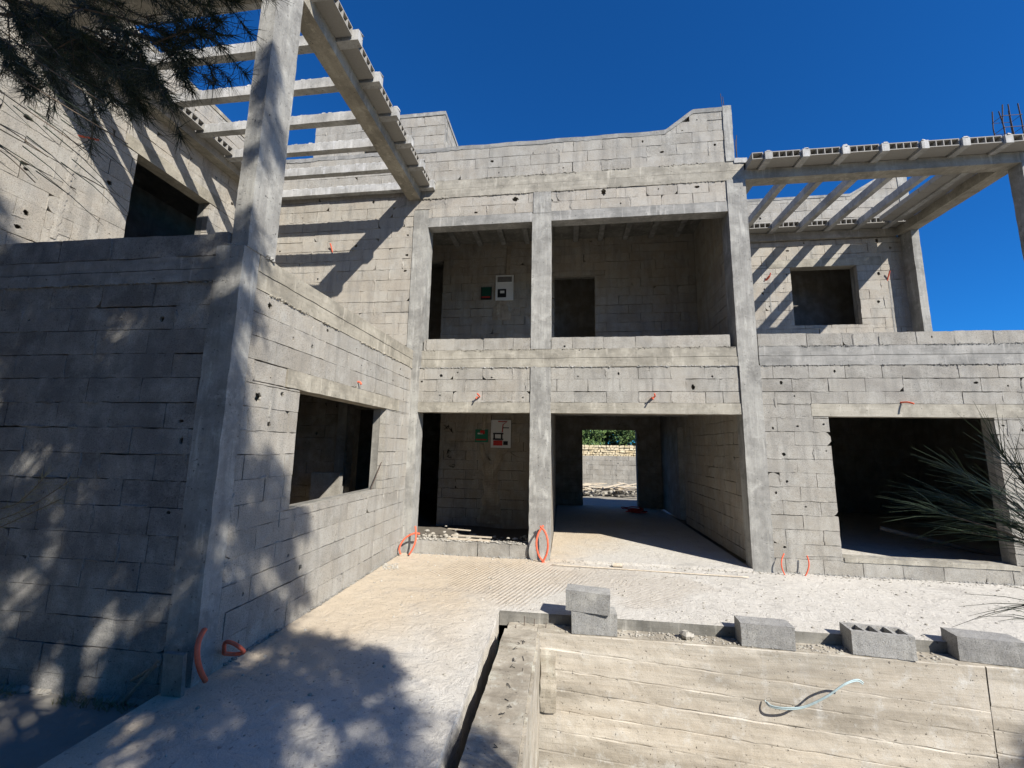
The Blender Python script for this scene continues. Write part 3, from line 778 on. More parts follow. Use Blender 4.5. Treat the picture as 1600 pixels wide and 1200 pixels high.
# --- electric boxes let into the loggia back walls
def dist_box(px0, py0, px1, py1, kind):
    a = P(px0, py0, 'y', 2.185); b = P(px1, py1, 'y', 2.185); y = 2.185
    x0, x1, z1, z0 = a.x, b.x, a.z, b.z
    m = MB(); fr = .022
    for q in (((x0, y-.02, z0), (x0+fr, y+.01, z1)), ((x1-fr, y-.02, z0), (x1, y+.01, z1)), ((x0+fr, y-.02, z1-fr), (x1-fr, y+.01, z1)), ((x0+fr, y-.02, z0), (x1-fr, y+.01, z0+fr))): m.box(*q)
    fo = m.build('distribution_box', M_WHITE, H)
    m = MB(); m.box((x0+fr, y-.004, z0+fr), (x1-fr, y+.008, z1-fr)); m.build('back_plate', M_WHITE, fo)
    w_, h_ = x1-x0, z1-z0
    if kind == 'up':
        m = MB(); m.box((x0+fr, y-.016, z0+h_*.70), (x1-fr, y-.005, z0+h_*.73)); m.build('divider', M_WHITE, fo)
        m = MB(); m.box((x0+w_*.1, y-.012, z0+h_*.74), (x0+w_*.9, y-.006, z1-fr-.01)); m.build('cover_film', mat_plain('grey_film', (.17, .16, .15), .4, 20, .4, 0), fo)
        m = MB(); m.box((x0+w_*.12, y-.014, z0+h_*.12), (x0+w_*.6, y-.006, z0+h_*.45)); m.build('breaker_row', M_BLACK, fo)
        m = MB(); m.box((x0+w_*.26, y-.018, z0+h_*.28), (x0+w_*.5, y-.0145, z0+h_*.38)); m.build('switch', M_WHITE, fo)
    else:
        m = MB(); m.box((x0+w_*.1, y-.014, z0+h_*.48), (x0+w_*.62, y-.006, z0+h_*.53)); m.box((x0+w_*.1, y-.014, z0+h_*.28), (x0+w_*.62, y-.006, z0+h_*.33))
        m.box((x0+w_*.12, y-.014, z0+h_*.33), (x0+w_*.2, y-.006, z0+h_*.48)); m.box((x0+w_*.5, y-.014, z0+h_*.33), (x0+w_*.58, y-.006, z0+h_*.48))
        m.box((x0+w_*.62, y-.014, z0+h_*.1), (x0+w_*.85, y-.006, z0+h_*.24)); m.build('breaker_row', M_BLACK, fo)
        m = MB(); m.box((x0+w_*.12, y-.016, z0+h_*.08), (x0+w_*.58, y-.006, z0+h_*.26)); m.build('wire_bundle', M_RED, fo)
        m = MB(); m.tube([(x0+w_*.35, y-.02, z1-.035), (x0+w_*.8, y-.02, z1-.04), (x0+w_*.6, y-.02, z1-.1), (x0+w_*.56, y-.02, z0+h_*.55)], .010, 6); m.build('wire', M_RED, fo)
        m = MB(); m.box((x0+w_*.6, y-.016, z0+h_*.7), (x0+w_*.9, y-.006, z0+h_*.73)); m.build('divider', M_BLACK, fo)
dist_box(775, 431, 802, 469, 'up'); dist_box(768, 656, 798, 700, 'down')
def jbox(px0, py0, px1, py1, top):
    a = P(px0, py0, 'y', 2.185); b = P(px1, py1, 'y', 2.185); y = 2.185
    m = MB(); m.box((a.x, y-.006, b.z), (b.x, y+.01, a.z))
    fo = m.build('junction_box', M_GREEN if top else M_GREEND, H); w_, h_ = b.x-a.x, a.z-b.z
    m = MB(); m.box((a.x, y-.016, b.z), (b.x, y-.007, b.z+h_*.14)); m.box((a.x, y-.016, b.z+h_*.14), (a.x+.015, y-.007, a.z)); m.box((b.x-.015, y-.016, b.z+h_*.14), (b.x, y-.007, a.z)); m.build('rim', M_GREEN if top else M_BLACK, fo)
    m = MB(); m.box((a.x+.02, y-.014, b.z+h_*.15), (b.x-.03, y-.008, b.z+h_*.24))
    if top: m.box((a.x+w_*.4, y-.02, a.z-h_*.35), (a.x+w_*.75, y-.008, a.z-h_*.08))
    m.build('wire_ends', M_RED, fo)
    if top: m = MB(); m.box((a.x+w_*.2, y-.02, a.z-h_*.38), (a.x+w_*.6, y-.0205+.01, a.z-h_*.27)); m.build('label', M_WHITE, fo)
jbox(752, 449, 768, 468, False); jbox(743, 671, 762, 691, True)
# mortar run filling the conduit chases below the boxes (ground loggia)
M_TREEM = mat_conc('yellow_mortar', (.38, .32, .245), (.50, .435, .34), 'z')
def chase(pts, ws, y, n=26, th=.016, name='mortar_chase', mat=None):
    m = MB(); rr = random.Random(len(pts)*7+int(pts[0][0])); path = []
    for (a, b), (w0, w1) in zip(zip(pts[:-1], pts[1:]), zip(ws[:-1], ws[1:])):
        for k in range(n): t = k/n; path.append((a[0]+(b[0]-a[0])*t, a[1]+(b[1]-a[1])*t, w0+(w1-w0)*t))
    path.append((*pts[-1], ws[-1])); i0 = 0
    for (px, py, w_) in path:
        q = P(px, py, 'y', y); hw_ = w_*(1+.35*noise.noise(Vector((q.z*6, w_*9, 2))))/2; sx = .03*noise.noise(Vector((q.z*4, 1, 5)))
        m.v += [(q.x-hw_+sx, y+.004, q.z), (q.x-hw_*.5+sx, y-th*rr.uniform(.8, 1.1), q.z), (q.x+hw_*.4+sx, y-th*rr.uniform(.8, 1.1), q.z), (q.x+hw_+sx, y+.004, q.z)]
    for k in range(len(path)-1):
        for j in range(3): m.f.append((4*k+j, 4*k+4+j, 4*k+5+j, 4*k+1+j))
    return m.build(name, mat or M_TREEM, H)
Yb = 2.19
chase([(765, 818), (766, 790), (767, 760), (766, 725)], [.55, .34, .32, .34], Yb, name='mortar_chase')
chase([(762, 735), (757, 715), (752, 693)], [.16, .12, .1], Yb-.004)
chase([(773, 733), (780, 715), (786, 702)], [.2, .15, .2], Yb-.006)
chase([(756, 672), (757, 655), (760, 640)], [.1, .1, .14], Yb)
chase([(752, 737), (738, 741), (716, 737)], [.04, .02, .02], Yb, th=.008)
chase([(796, 706), (806, 713), (826, 717)], [.02, .02, .02], Yb, th=.008)
chase([(793, 430), (794, 410), (796, 385)], [.12, .1, .1], Yb)
chase([(784, 500), (782, 480), (785, 470)], [.4, .35, .2], Yb)
# chases on outside walls under conduits
def chase_w(name, ax, val, pts, w_, mat):
    m = MB(); rr = random.Random(int(pts[0][0])); n = 30; L = []
    for a, b in zip(pts[:-1], pts[1:]):
        for k in range(n+1): t = k/n; L.append(P(a[0]+(b[0]-a[0])*t, a[1]+(b[1]-a[1])*t, ax, val))
    for q in L:
        h = w_*rr.uniform(.5, 1.2)/2; d = rr.uniform(.001, .004)
        if ax == 'y': m.v += [(q.x-h, val, q.z), (q.x, val-d, q.z), (q.x+h, val, q.z)]
        else: m.v += [(val, q.y+h*-1, q.z), (val+d, q.y, q.z), (val, q.y+h, q.z)]
    for k in range(len(L)-1):
        for j in range(2): m.f.append((3*k+j, 3*k+3+j, 3*k+4+j, 3*k+1+j))
    m.build(name, mat, H)
chase_w('mortar_chase', 'y', YU, [(1389, 438), (1394, 478), (1399, 520)], .035, M_CXG)
chase_w('mortar_chase', 'y', YU, [(1203, 452), (1205, 488)], .03, M_CXG)
chase_w('mortar_chase', 'x', -6.295, [(122, 222), (104, 290), (82, 372)], .07, M_BLKW)
# graffiti-like setting-out strokes on the pool side wall top and loggia pier are real paint
M_PAINT = mat_plain('black_marker', (.035, .033, .03), .8, 60, .2, 0)
def strokes(segs, ax, val, w_, off, name, par, mat=M_PAINT):
    m = MB()
    for sg in segs:
        pts = [P(a, b, ax, val) for a, b in sg]
        for q in pts: q[{'x': 0, 'y': 1, 'z': 2}[ax]] += off
        m.tube(pts, w_, 4)
    o = m.build(name, mat)
    if par is H: o.parent = H
    else: at_parent(o, par)
mk = []
rr = random.Random(3)
for (x, y) in ((808, 1006), (816, 1003), (806, 1012), (818, 1010), (803, 1030), (815, 1028), (800, 1040), (812, 1044), (818, 1047), (800, 1058), (797, 1071), (812, 1068), (790, 1092), (795, 1105), (784, 1115), (780, 1150), (775, 1165)):
    mk.append([(x+rr.uniform(-5, 5), y+rr.uniform(-4, 4)) for _ in range(rr.choice((2, 3, 4, 5)))])
strokes(mk[::2]+mk[1::4], 'z', -.010, .0022, 0, 'marker_strokes', sw)
def squig(cx, cy, w_, h, n=5, sd=1):
    r2 = random.Random(sd); return [(cx+r2.uniform(-w_, w_), cy+r2.uniform(-h, h)) for _ in range(n)]
strokes([squig(698, 668, 6, 4, 8, 1), squig(704, 672, 4, 5, 6, 2), squig(701, 706, 3, 6, 7, 3), squig(702, 714, 4, 3, 5, 4), squig(706, 728, 5, 3, 7, 5)], 'y', 2.17, .006, 0, 'marker_strokes', H)

# ============================================================ CONDUITS
def tube_thing(name, pts, r, mat, label, cat, group=None, n=8, r1=None):
    base = pts[0]; m = MB(); m.tube(pts, r, n, r1)
    o = m.build(name, mat, smooth=True, loc=tuple(base)); return tag(o, label, cat, group)
def curve(pts, n=8):
    pts = [Vector(p) for p in pts]; out = []
    for i in range(len(pts)-1):
        p0, p1, p2, p3 = pts[max(i-1, 0)], pts[i], pts[i+1], pts[min(i+2, len(pts)-1)]
        for k in range(n):
            t = k/n; out.append(.5*((2*p1)+(-p0+p2)*t+(2*p0-5*p1+4*p2-p3)*t*t+(-p0+3*p1-3*p2+p3)*t**3))
    out.append(pts[-1]); return out
def pc(lst):   # list of (px,py,y)
    return curve([P(a, b, 'y', c) for a, b, c in lst])
GC = 'orange conduits rising from the floor'
tube_thing('conduit', pc([(626, 866, -.22), (624, 856, -.22), (632, 842, -.2), (645, 834, -.17), (656, 834, -.15)]), .014, M_ORG, 'orange conduit bent over to the right at the left end of the doorway step', 'conduit', GC)
tube_thing('conduit', pc([(639, 867, -.2), (646, 855, -.2), (650, 840, -.18), (649, 822, -.15)]), .014, M_ORG, 'orange conduit rising upright beside the left end of the doorway step', 'conduit', GC)
tube_thing('conduit', pc([(852, 881, -.12), (842, 868, -.14), (838, 850, -.16), (841, 834, -.14), (849, 821, -.10)]), .015, M_ORG, 'orange conduit bowed to the left on the front of the middle column', 'conduit', GC)
tube_thing('conduit', pc([(846, 881, -.13), (854, 866, -.15), (856, 848, -.17), (852, 832, -.14), (844, 822, -.11)]), .015, M_ORG, 'orange conduit bowed to the right on the front of the middle column', 'conduit', GC)
tube_thing('conduit', pc([(1228, 902, -.10), (1222, 888, -.11), (1221, 876, -.1), (1225, 865, -.08)]), .009, M_ORG, 'thin faded orange conduit bowed to the left at the foot of the right wall', 'conduit', GC)
tube_thing('conduit', pc([(1256, 904, -.10), (1262, 892, -.11), (1264, 880, -.1), (1261, 868, -.08)]), .009, M_ORG, 'thin faded orange conduit bowed to the right at the foot of the right wall', 'conduit', GC)
def pcx(lst): return curve([P(a, b, 'x', c) for a, b, c in lst])
tube_thing('conduit', pcx([(321, 1064, -3.12), (312, 1045, -3.10), (308, 1022, -3.1), (311, 1000, -3.12), (320, 983, -3.14)]), .017, M_ORG, 'thick orange conduit curving upward at the foot of the left corner column', 'conduit', GC)
tube_thing('conduit', pcx([(350, 1021, -3.2), (352, 1004, -3.12), (366, 1006, -3.04), (381, 1018, -2.98), (368, 1022, -3.06), (350, 1021, -3.12)]), .014, M_ORG, 'orange conduit folded into a flat loop beside the left corner column', 'conduit', GC)
def stub(px, py, ax, val, out, ln, label, group='orange conduit stubs in the walls', drop=.03, r=.012, two=False):
    p = P(px, py, ax, val); o_ = Vector(out)
    m = MB(); m.tube(curve([p-o_*.04, p+o_*ln*.5, p+o_*ln+Vector((0, 0, -drop))]), r, 7)
    if two: m.tube(curve([p-o_*.04+Vector((.03, 0, .01)), p+o_*ln*.5+Vector((.04, 0, .02)), p+o_*ln*1.1+Vector((.02, 0, .05))]), r, 7)
    tag(m.build('conduit_stub', M_ORG, smooth=True, loc=tuple(p)), label, 'conduit', group)
stub(746, 621, 'y', 0, (0, -1, 0), .10, 'orange conduit stub above the left ground floor doorway', two=True)
stub(1018, 622, 'y', 0, (0, -1, 0), .12, 'orange conduit stub above the wide middle doorway', two=True)
stub(1408, 629, 'y', 0, (.5, -.9, 0), .14, 'orange conduit stub above the large ground floor window on the right')
stub(559, 597, 'x', XL, (1, 0, 0), .05, 'orange conduit stub on the wing wall above its window')
stub(519, 392, 'y', 0, (-.1, -.5, 1), .12, 'upright orange conduit stub on the wall over the left terrace', drop=0)
stub(1196, 438, 'y', YU, (.4, -.6, .6), .12, 'forked orange conduit stub left of the small upper right window', drop=0, two=True)
stub(1387, 436, 'y', YU, (.1, -.4, 1), .15, 'orange conduit stub right of the small upper right window', drop=0)
stub(124, 212, 'x', -6.3, (.7, .6, .1), .18, 'orange conduit stub on the far left wall over the terrace', drop=0)

# ============================================================ LOOSE OBJECTS
def loose_block(loc, rz, label, up=0.0, solid=False, tilt=0.0, name='concrete_block', dims=(.49, .2, .2), inset=0.0):
    L, W, Hh = dims; m = MB()
    # block standing with its square holes opening upward
    def rbox(a, b): m.rough(a, b, .03, .0045, 13)
    if solid: rbox((-L/2, -W/2, 0), (L/2, W/2, Hh))
    else:
        t = .028
        rbox((-L/2, -W/2, 0), (L/2, -W/2+t, Hh)); rbox((-L/2, W/2-t, 0), (L/2, W/2, Hh))
        for k in range(5):
            x = -L/2+t/2+(L-t)*k/4; rbox((x-t/2, -W/2+t, 0), (x+t/2, W/2-t, Hh-.001))
        rbox((-L/2+t, -W/2+t, 0.0), (L/2-t, W/2-t, .02))
    o = m.build(name, M_LOOSE); o.location = loc; o.rotation_euler = (tilt, 0, rz)
    return tag(o, label, 'concrete block', 'loose blocks along the pool edge')
zl = -.095
loose_block((-.345, -2.135, zl), .02, 'lower grey block of the two stacked at the left end of the pool edge', solid=True, dims=(.44, .2, .2))
b2 = loose_block((-.40, -2.15, zl+.202), -.07, 'upper grey block lying across another at the left end of the pool edge', solid=True, dims=(.43, .2, .19)); b2.rotation_euler = (0, .03, -.10)
loose_block((1.245, -2.145, zl), -.05, 'grey block with a closed smooth top on the pool edge, left of the open ones', solid=True, dims=(.46, .18, .2))
loose_block((2.21, -2.15, zl), -.09, 'grey block with four open cells upward in the middle of the right pool edge')
loose_block((3.10, -2.12, zl), -.12, 'pale grey block with nearly closed cells at the right end of the pool edge', dims=(.5, .2, .2), solid=True)
# mortar lump and crumbs on the ledge
def rock(mb, c, r, rr, flat=.7):
    c = Vector(c); i0 = len(mb.v); n = 7
    rings = [(-.6, .75), (.1, 1.0), (.75, .55)]
    for (h, k) in rings:
        for j in range(n):
            a = 2*math.pi*j/n; q = r*k*rr.uniform(.7, 1.2); mb.v.append((c.x+q*math.cos(a), c.y+q*math.sin(a), c.z+h*r*flat*rr.uniform(.8, 1.2)))
    for k in range(2):
        for j in range(n): mb.f.append((i0+k*n+j, i0+k*n+(j+1) % n, i0+(k+1)*n+(j+1) % n, i0+(k+1)*n+j))
    mb.f.append(tuple(i0+j for j in range(n))[::-1]); mb.f.append(tuple(i0+2*n+j for j in range(n)))
rr = random.Random(5)
m = MB()
for k in range(520):
    x = rr.uniform(-.75, 6); y = rr.uniform(-2.23, -2.07)
    if rr.random() < .5: x = rr.uniform(-.1, 1.9)
    rock(m, (x, y, -.096), rr.choice((.004, .005, .007, .009, .013)), rr)
tag(m.build('rubble', M_RUB), 'pale mortar crumbs scattered along the pool ledge', 'rubble', kind='stuff')
m = MB(); rock(m, (.53, -2.16, -.06), .055, rr, .8); rock(m, (.58, -2.15, -.07), .04, rr)
tag(m.build('mortar_lump', M_RUB, loc=(.53, -2.16, -.1)), 'small broken lump of mortar on the pool ledge right of the stacked blocks', 'rubble')
m = MB()
for k in range(1300):
    x = rr.uniform(-3.1, 7.0); y = rr.uniform(-2.0, -.03) if rr.random() < .6 else rr.uniform(-.12, -.03)
    if x < -1.4 and rr.random() < .4: y = rr.uniform(-4.5, -2)
    rock(m, (x, y, .002), rr.choice((.003, .004, .005, .007, .010, .016)), rr)
for k in range(90):
    q = P(rr.uniform(597, 622), rr.uniform(881, 890), 'z', 0); rock(m, (q.x, q.y, .004), rr.uniform(.004, .02), rr)
tag(m.build('gravel', M_RUB), 'fine stone crumbs strewn over the screed', 'gravel', kind='stuff')
# cable on the pool wall
m = MB(); cp = [(1195, 1094, -2.27), (1203, 1104, -2.31), (1225, 1108, -2.36), (1255, 1106, -2.38), (1290, 1090, -2.42), (1318, 1071, -2.44), (1338, 1064, -2.42), (1348, 1069, -2.40)]
pts = pc(cp); m.tube(pts, .0055, 6); m.tube([p+Vector((.004, -.004, .014)) for p in pts[4:]], .005, 6)
tag(m.build('cable', M_CABLE, smooth=True, loc=tuple(pts[0])), 'pale blue cable looping out of the boarded pool wall', 'cable')
# short length of round wood / pipe on the doorway threshold
q = P(958, 886, 'z', 0)
m = MB(); m.tube([q+Vector((0, 0, .03)), q+Vector((.13, -.01, .03))], .028, 10); tag(m.build('wood_offcut', M_WOOD, loc=tuple(q)), 'short round wooden offcut lying before the wide doorway threshold', 'offcut')
m = MB(); q1 = P(862, 882, 'z', .02); q2 = P(1170, 902, 'z', .02); m.tube(curve([q1, (q1+q2)/2+Vector((0, .03, -.01)), q2]), .008, 6)
tag(m.build('wire', M_WOOD, smooth=True, loc=tuple(q1)), 'thin pale rod lying along the foot of the wide doorway threshold', 'rod')
# slats and stones on the step
def slat(px0, py0, px1, py1, y, th, wd, label, z=.235, mat=M_WOOD, name='plank'):
    a = P(px0, py0, 'z', z); b = P(px1, py1, 'z', z); d = (b-a); L = d.length; d.normalize(); n = Vector((0, 0, 1)); s_ = d.cross(n)
    m = MB(); m.obox((a+b)/2, d, s_, n, L/2, wd/2, th/2)
    return tag(m.build(name, mat, loc=tuple((a+b)/2-Vector((0, 0, th/2)))), label, 'plank', 'slats on the doorway step')
slat(706, 836, 768, 840, 0, .016, .05, 'shorter pale wooden slat lying at the back on the left doorway step')
slat(700, 841, 766, 845, 0, .02, .045, 'longer pale wooden slat lying at the front of the left doorway step', z=.225)
slat(700, 826, 735, 829, 0, .012, .04, 'small pale wooden chip lying left on the doorway step behind the slats', z=.24)
for (px, py, r, lab) in ((713, 828, .055, 'rounded pale stone on the doorway step behind the slats'), (694, 831, .04, 'pale mortar lump near the left end of the doorway step'), (697, 822, .025, 'tiny upright pale mortar bit on the doorway step'), (805, 842, .05, 'flat pale stone chip at the right end of the doorway step'), (794, 841, .035, 'broken pale chip left of the flat stone on the doorway step'), (820, 838, .04, 'pale stone flake against the middle column on the step'), (668, 829, .05, 'flat pale spread of mortar at the left end of the step')):
    q = P(px, py, 'z', .225); q.y = max(q.y, .03) if q.y > -.05 else .06
    m = MB(); rock(m, q, r, rr, .45); tag(m.build('stone', M_RUB, loc=tuple(q)), lab, 'stone', 'stones on the doorway step')
m = MB(); rr = random.Random(19)
for k in range(330): rock(m, (rr.uniform(-3.02, -1.25)*.999, rr.uniform(.0, .185), .212), rr.choice((.006, .009, .013, .02)), rr, .5)
for k in range(160): rock(m, (rr.uniform(-3.3, -1.25), rr.uniform(.25, 1.3), .05), rr.choice((.01, .02, .035, .05)), rr, .6)
tag(m.build('rubble', M_RUB), 'mortar crumbs and dust on and behind the left doorway step', 'rubble', kind='stuff')
# board and sticks leaning at the corner column
m = MB(); a = P(262, 1090, 'y', -3.93); m.obox((a.x+.0, -3.90, .08), (1, 0, .0), (0, 1, .12), (.03, -.1, 1), .075, .014, .20); 
tag(m.build('board', M_MORT, loc=(a.x, -3.92, -.13)), 'short grey board standing upright against the foot of the left corner column', 'board')
for (a, b, lab) in (((176, 1080), (248, 1038), 'upper pale stick leaning against the upright board'), ((190, 1100), (250, 1030), 'lower dark stick leaning steeply against the upright board')):
    p0 = P(*a, 'z', -.13); p1 = P(*b, 'y', -3.88); m = MB(); m.tube([p0, p1], .012, 6); tag(m.build('stick', M_WOODD, loc=tuple(p0)), lab, 'stick', 'sticks by the corner column')
# concrete kerb beside the terrace slab, lower left
m = MB(); m.rough((XL-.30, -6.8, -.15), (XL-.15, -4.3, -.07), .05, .01); tag(m.build('kerb', M_GND, loc=(XL-.25, -5.5, -.15)), 'low rough concrete strip beside the shaded terrace edge', 'kerb')
# leaning pole in the right room
m = MB(); m.tube([tuple(P(1375, 825, 'y', 1.75)), tuple(P(1570, 872, 'y', 1.3))], .035, 8); tag(m.build('wooden_pole', M_WOODD, loc=tuple(P(1570, 872, 'y', 1.3))), 'wooden pole leaning inside the dark room behind the large right window', 'pole')
# red hose heap in the middle room
m = MB(); rr = random.Random(9)
for k in range(5):
    c = Vector((1.3+rr.uniform(-.2, .2), 5.0+rr.uniform(-.2, .2), .05+.02*k)); rad = rr.uniform(.18, .35)
    m.tube([c+Vector((rad*math.cos(t*.5), rad*.6*math.sin(t*.5), rr.uniform(0, .03))) for t in range(13)], .014, 6)
tag(m.build('conduit_coil', M_RED, smooth=True, loc=(1.3, 5, .04)), 'tangled coil of red conduit on the floor by the back doorway', 'conduit coil')
# iron rod in the wing window jamb
m = MB(); a = P(578, 768, 'x', XL-.1); b = P(596, 722, 'x', XL-.02); m.tube([a, b], .006, 5)
tag(m.build('rod', M_STEEL, loc=tuple(a)), 'thin rod leaning in the right jamb of the wing window', 'rod')

# ============================================================ BACK YARD seen through the house
o = masonry('block_wall', (0, 11.6), X_, NX, -7, 12, gz, 1.38, mat=M_BLKG, seed=71, nh=.14)
tag(o, 'grey block boundary wall seen through the back doorway', 'wall')
m = MB(); rr = random.Random(12); z = 1.22
while z < 1.80:
    x = -6.5; h = rr.uniform(.09, .13)
    while x < 10:
        w_ = rr.uniform(.1, .24); cx, cz_ = x+w_/2, z+h/2
        m.obox((cx, 12.35+rr.uniform(-.03, .03), cz_), (1, 0, rr.uniform(-.15, .15)), (0, 1, 0), (rr.uniform(-.1, .1), 0, 1), w_/2-.006, .12, h/2-.006, rr.uniform(.75, 1))
        x += w_
    z += h
m.box((-6.5, 12.38, gz), (10, 12.6, 1.75))
tag(m.build('stone_wall', M_STONE, loc=(1, 12.4, 0)), 'low yellow rubble stone wall behind the grey boundary wall', 'wall')
bank = MB(); slab_grid(bank, -12, 16, 12.6, 40, 1.7, .8, .5); tag(bank.build('hillside', M_GND), kind='structure')
def leafy_tree(loc, h, rad, label, seed, n=2600, name='olive_tree', mat=M_OLIVE, group='trees behind the yard walls'):
    rr = random.Random(seed); e = empty(name, loc, label, 'tree', group)
    m = MB(); top = Vector((0, 0, h*.35))
    m.tube(curve([(0, 0, 0), (rr.uniform(-.1, .1), 0, h*.2), top]), .12, 8, .07)
    cl = []
    for k in range(26):
        a = rr.uniform(0, 6.28); q = rr.uniform(.1, 1)**.5*rad; z = h*rr.uniform(.12, 1)
        q *= 1-.5*abs(z/h-.6)
        c = Vector((q*math.cos(a), q*math.sin(a), z)); cl.append(c)
        if k < 9: m.tube([top*.8, (top+c)/2+Vector((0, 0, .05)), c], .04, 5, .01)
    t = m.build('trunk', M_BARK, e); m = MB()
    for k in range(n):
        c = rr.choice(cl); d = Vector((rr.gauss(0, 1), rr.gauss(0, 1), rr.gauss(0, .8))).normalized()*rad*.32*rr.random()**.4
        p = c+d; u = Vector((rr.gauss(0, 1), rr.gauss(0, 1), rr.gauss(0, 1))).normalized(); v = u.orthogonal().normalized(); s_ = rr.uniform(.04, .085)
        m.quad(p-u*s_, p-v*s_*.5, p+u*s_, p+v*s_*.5)
    m.build('crown', mat, e)
for i, (x, y, h, r, lab) in enumerate(((-.2, 13.9, 2.6, 1.5, 'leftmost bushy green tree behind the stone wall'), (1.35, 14.6, 3.0, 1.5, 'dark bushy tree in the middle behind the stone wall'), (2.9, 13.9, 2.6, 1.5, 'right-hand bushy green tree behind the stone wall'), (5.2, 15, 2.8, 1.7, 'bushy green tree farthest right behind the stone wall'), (.3, 16.4, 3.2, 1.9, 'taller green tree set back behind the other trees'))):
    leafy_tree((x, y, 1.3), h, r, lab, 80+i, 9000)
# demolition timber heap
rr = random.Random(14)
m = MB()
for k in range(260): rock(m, (rr.uniform(-1.2, 5), rr.uniform(9.9, 11.4), gz+rr.uniform(0, .28)), rr.uniform(.04, .12), rr)
tag(m.build('rubble', M_RUB), 'heap of broken stone in the back yard', 'rubble', kind='stuff')
for k in range(26):
    x, y = rr.uniform(-.8, 4.2), rr.uniform(9.8, 11.1); a = rr.uniform(-.6, .6)+(math.pi if rr.random() < .5 else 0); L = rr.uniform(.6, 1.7)
    if k == 0: x, y, a, L = 2.0, 10.6, .25, 2.1
    m = MB(); d = Vector((math.cos(a), math.sin(a), rr.uniform(-.1, .2) if k else .2)); n = Vector((0, 0, 1)); s_ = d.cross(n).normalized()
    m.obox((0, 0, 0), d.normalized(), s_, n, L/2, rr.uniform(.04, .09), .014)
    o = m.build('plank', M_WOOD); o.location = (x, y, gz+.25+rr.uniform(0, .22)); tag(o, 'weathered plank lying on the debris heap in the back yard' if k else 'long pale plank slanting over the top of the debris heap', 'plank', 'planks on the debris heap')

# ============================================================ TREES THAT SHADE THE LEFT SIDE
def needle(mb, p, d, L, w_, rr, tri=False):
    d = d.normalized(); s_ = d.orthogonal().normalized(); a = rr.uniform(0, 6.28); s2 = s_*math.cos(a)+d.cross(s_)*math.sin(a)
    mid = p+d*L*.5+Vector((0, 0, -.03*L)); e = p+d*L+Vector((0, 0, -.14*L))
    if tri:
        mb.tube([p, mid, e], w_*.5, 3, w_*.15, cap=False)
    else:
        i = len(mb.v); mb.v += [tuple(p-s2*w_*.5), tuple(p+s2*w_*.5), tuple(mid+s2*w_*.5), tuple(mid-s2*w_*.5), tuple(e)]
        mb.f += [(i, i+1, i+2, i+3), (i+3, i+2, i+4)]
def clump(mb, c, r, n, rr, L=.17, w_=.017, axis=None):
    ax = axis or Vector((rr.gauss(0, 1), rr.gauss(0, 1), rr.gauss(0, .5))).normalized()
    for k in range(n):
        o_ = Vector((rr.gauss(0, 1), rr.gauss(0, 1), rr.gauss(0, 1))).normalized()*r*rr.random()**.5
        d = (ax*.8+Vector((rr.gauss(0, .6), rr.gauss(0, .6), rr.gauss(0, .6)-.2)))
        needle(mb, Vector(c)+o_, d, L*rr.uniform(.7, 1.3), w_, rr)
def shade_tree(name, loc, targets, tmin, tmax, seed, label, dens=135, rad=.20):
    rr = random.Random(seed); e = empty(name, loc, label, 'tree', 'tall needle trees beside the plot'); base = Vector(loc)
    crown = MB(); cs = []
    for (tx, ty, tz) in targets:
        t = rr.uniform(6.3, 8.3) if ty < -3.75 and tz > .0 else rr.uniform(tmin, tmax)
        c = Vector((tx, ty, tz))+S*t+Vector((rr.gauss(0, .05), rr.gauss(0, .05), rr.gauss(0, .05)))
        cs.append(c); clump(crown, c-base, rad*rr.uniform(.55, 1.0), int(dens*rr.uniform(.7, 1.2)), rr)
    cen = sum(cs, Vector())/len(cs)
    wood = MB(); top = cen-base+Vector((0, 0, 1.2)); tr = curve([(0, 0, -.3), (top.x*.15, top.y*.1, top.z*.35), (top.x*.6, top.y*.6, top.z*.7), top], 6)
    wood.tube(tr, .17, 10, .03)
    for c in cs[::3]:
        q = c-base; j = min(tr, key=lambda p_: (p_-q).length+abs(p_.z-q.z+.6)); wood.tube(curve([j, (j+q)/2+Vector((0, 0, .12)), q], 3), .022, 5, .005)
    wood.build('trunk', M_BARK, e); crown.build('crown', M_NEEDLE, e)
    return e, cs
rr = random.Random(77)
T1 = []
def gapok(x, y, z, fr, thr): return noise.noise(Vector((x*fr, y*fr, z*fr))) > thr
# front wall of the wing and beyond
while len(T1) < 430:
    x = rr.uniform(-8.0, -3.15); z = rr.uniform(-.2, 3.55)
    # brighter diagonal lanes as in the photograph
    la, lb = x*.67+z*.74, x*.74-z*.67
    T1.append((x, YC, z)) if noise.noise(Vector((la*.7+3.1, lb*3.3, 4.7))) > -.12 else None
T2 = []
while len(T2) < 178:      # terrace floor: wedge with its apex towards the wall
    y = rr.uniform(-6.5, -2.65); x = rr.uniform(-3.9, -1.0)
    lim = -2.45+(-2.55-y)*.78
    if x > min(lim-.15, -1.15): continue
    if x < -2.75 and y > -3.0: continue
    T2.append((x, y, 0))
T3 = []
for k in range(46):      # foot of the wing side wall
    y = rr.uniform(-3.9, -2.55); z = rr.uniform(0, 2.2)
    if z > 2.25-(y+3.8)*1.2: continue
    T3.append((XL, y, z))
T4 = [(-3.21, -3.72, z) for z in (4.2, 4.5, 4.8, 5.15)]+[(-6.3, -3.6, 3.9), (-6.3, -3.75, 4.3), (-6.3, -3.4, 3.6)]
T5 = [(3.3, -2.25, -.9), (3.45, -2.25, -.8), (3.15, -2.25, -1.15), (3.4, -2.25, -1.0), (3.35, -2.25, -.75), (3.5, -2.25, -.95), (3.2, -2.25, -1.1), (-1.05, -3.95, -.1), (-1.0, -4.3, -.1)]
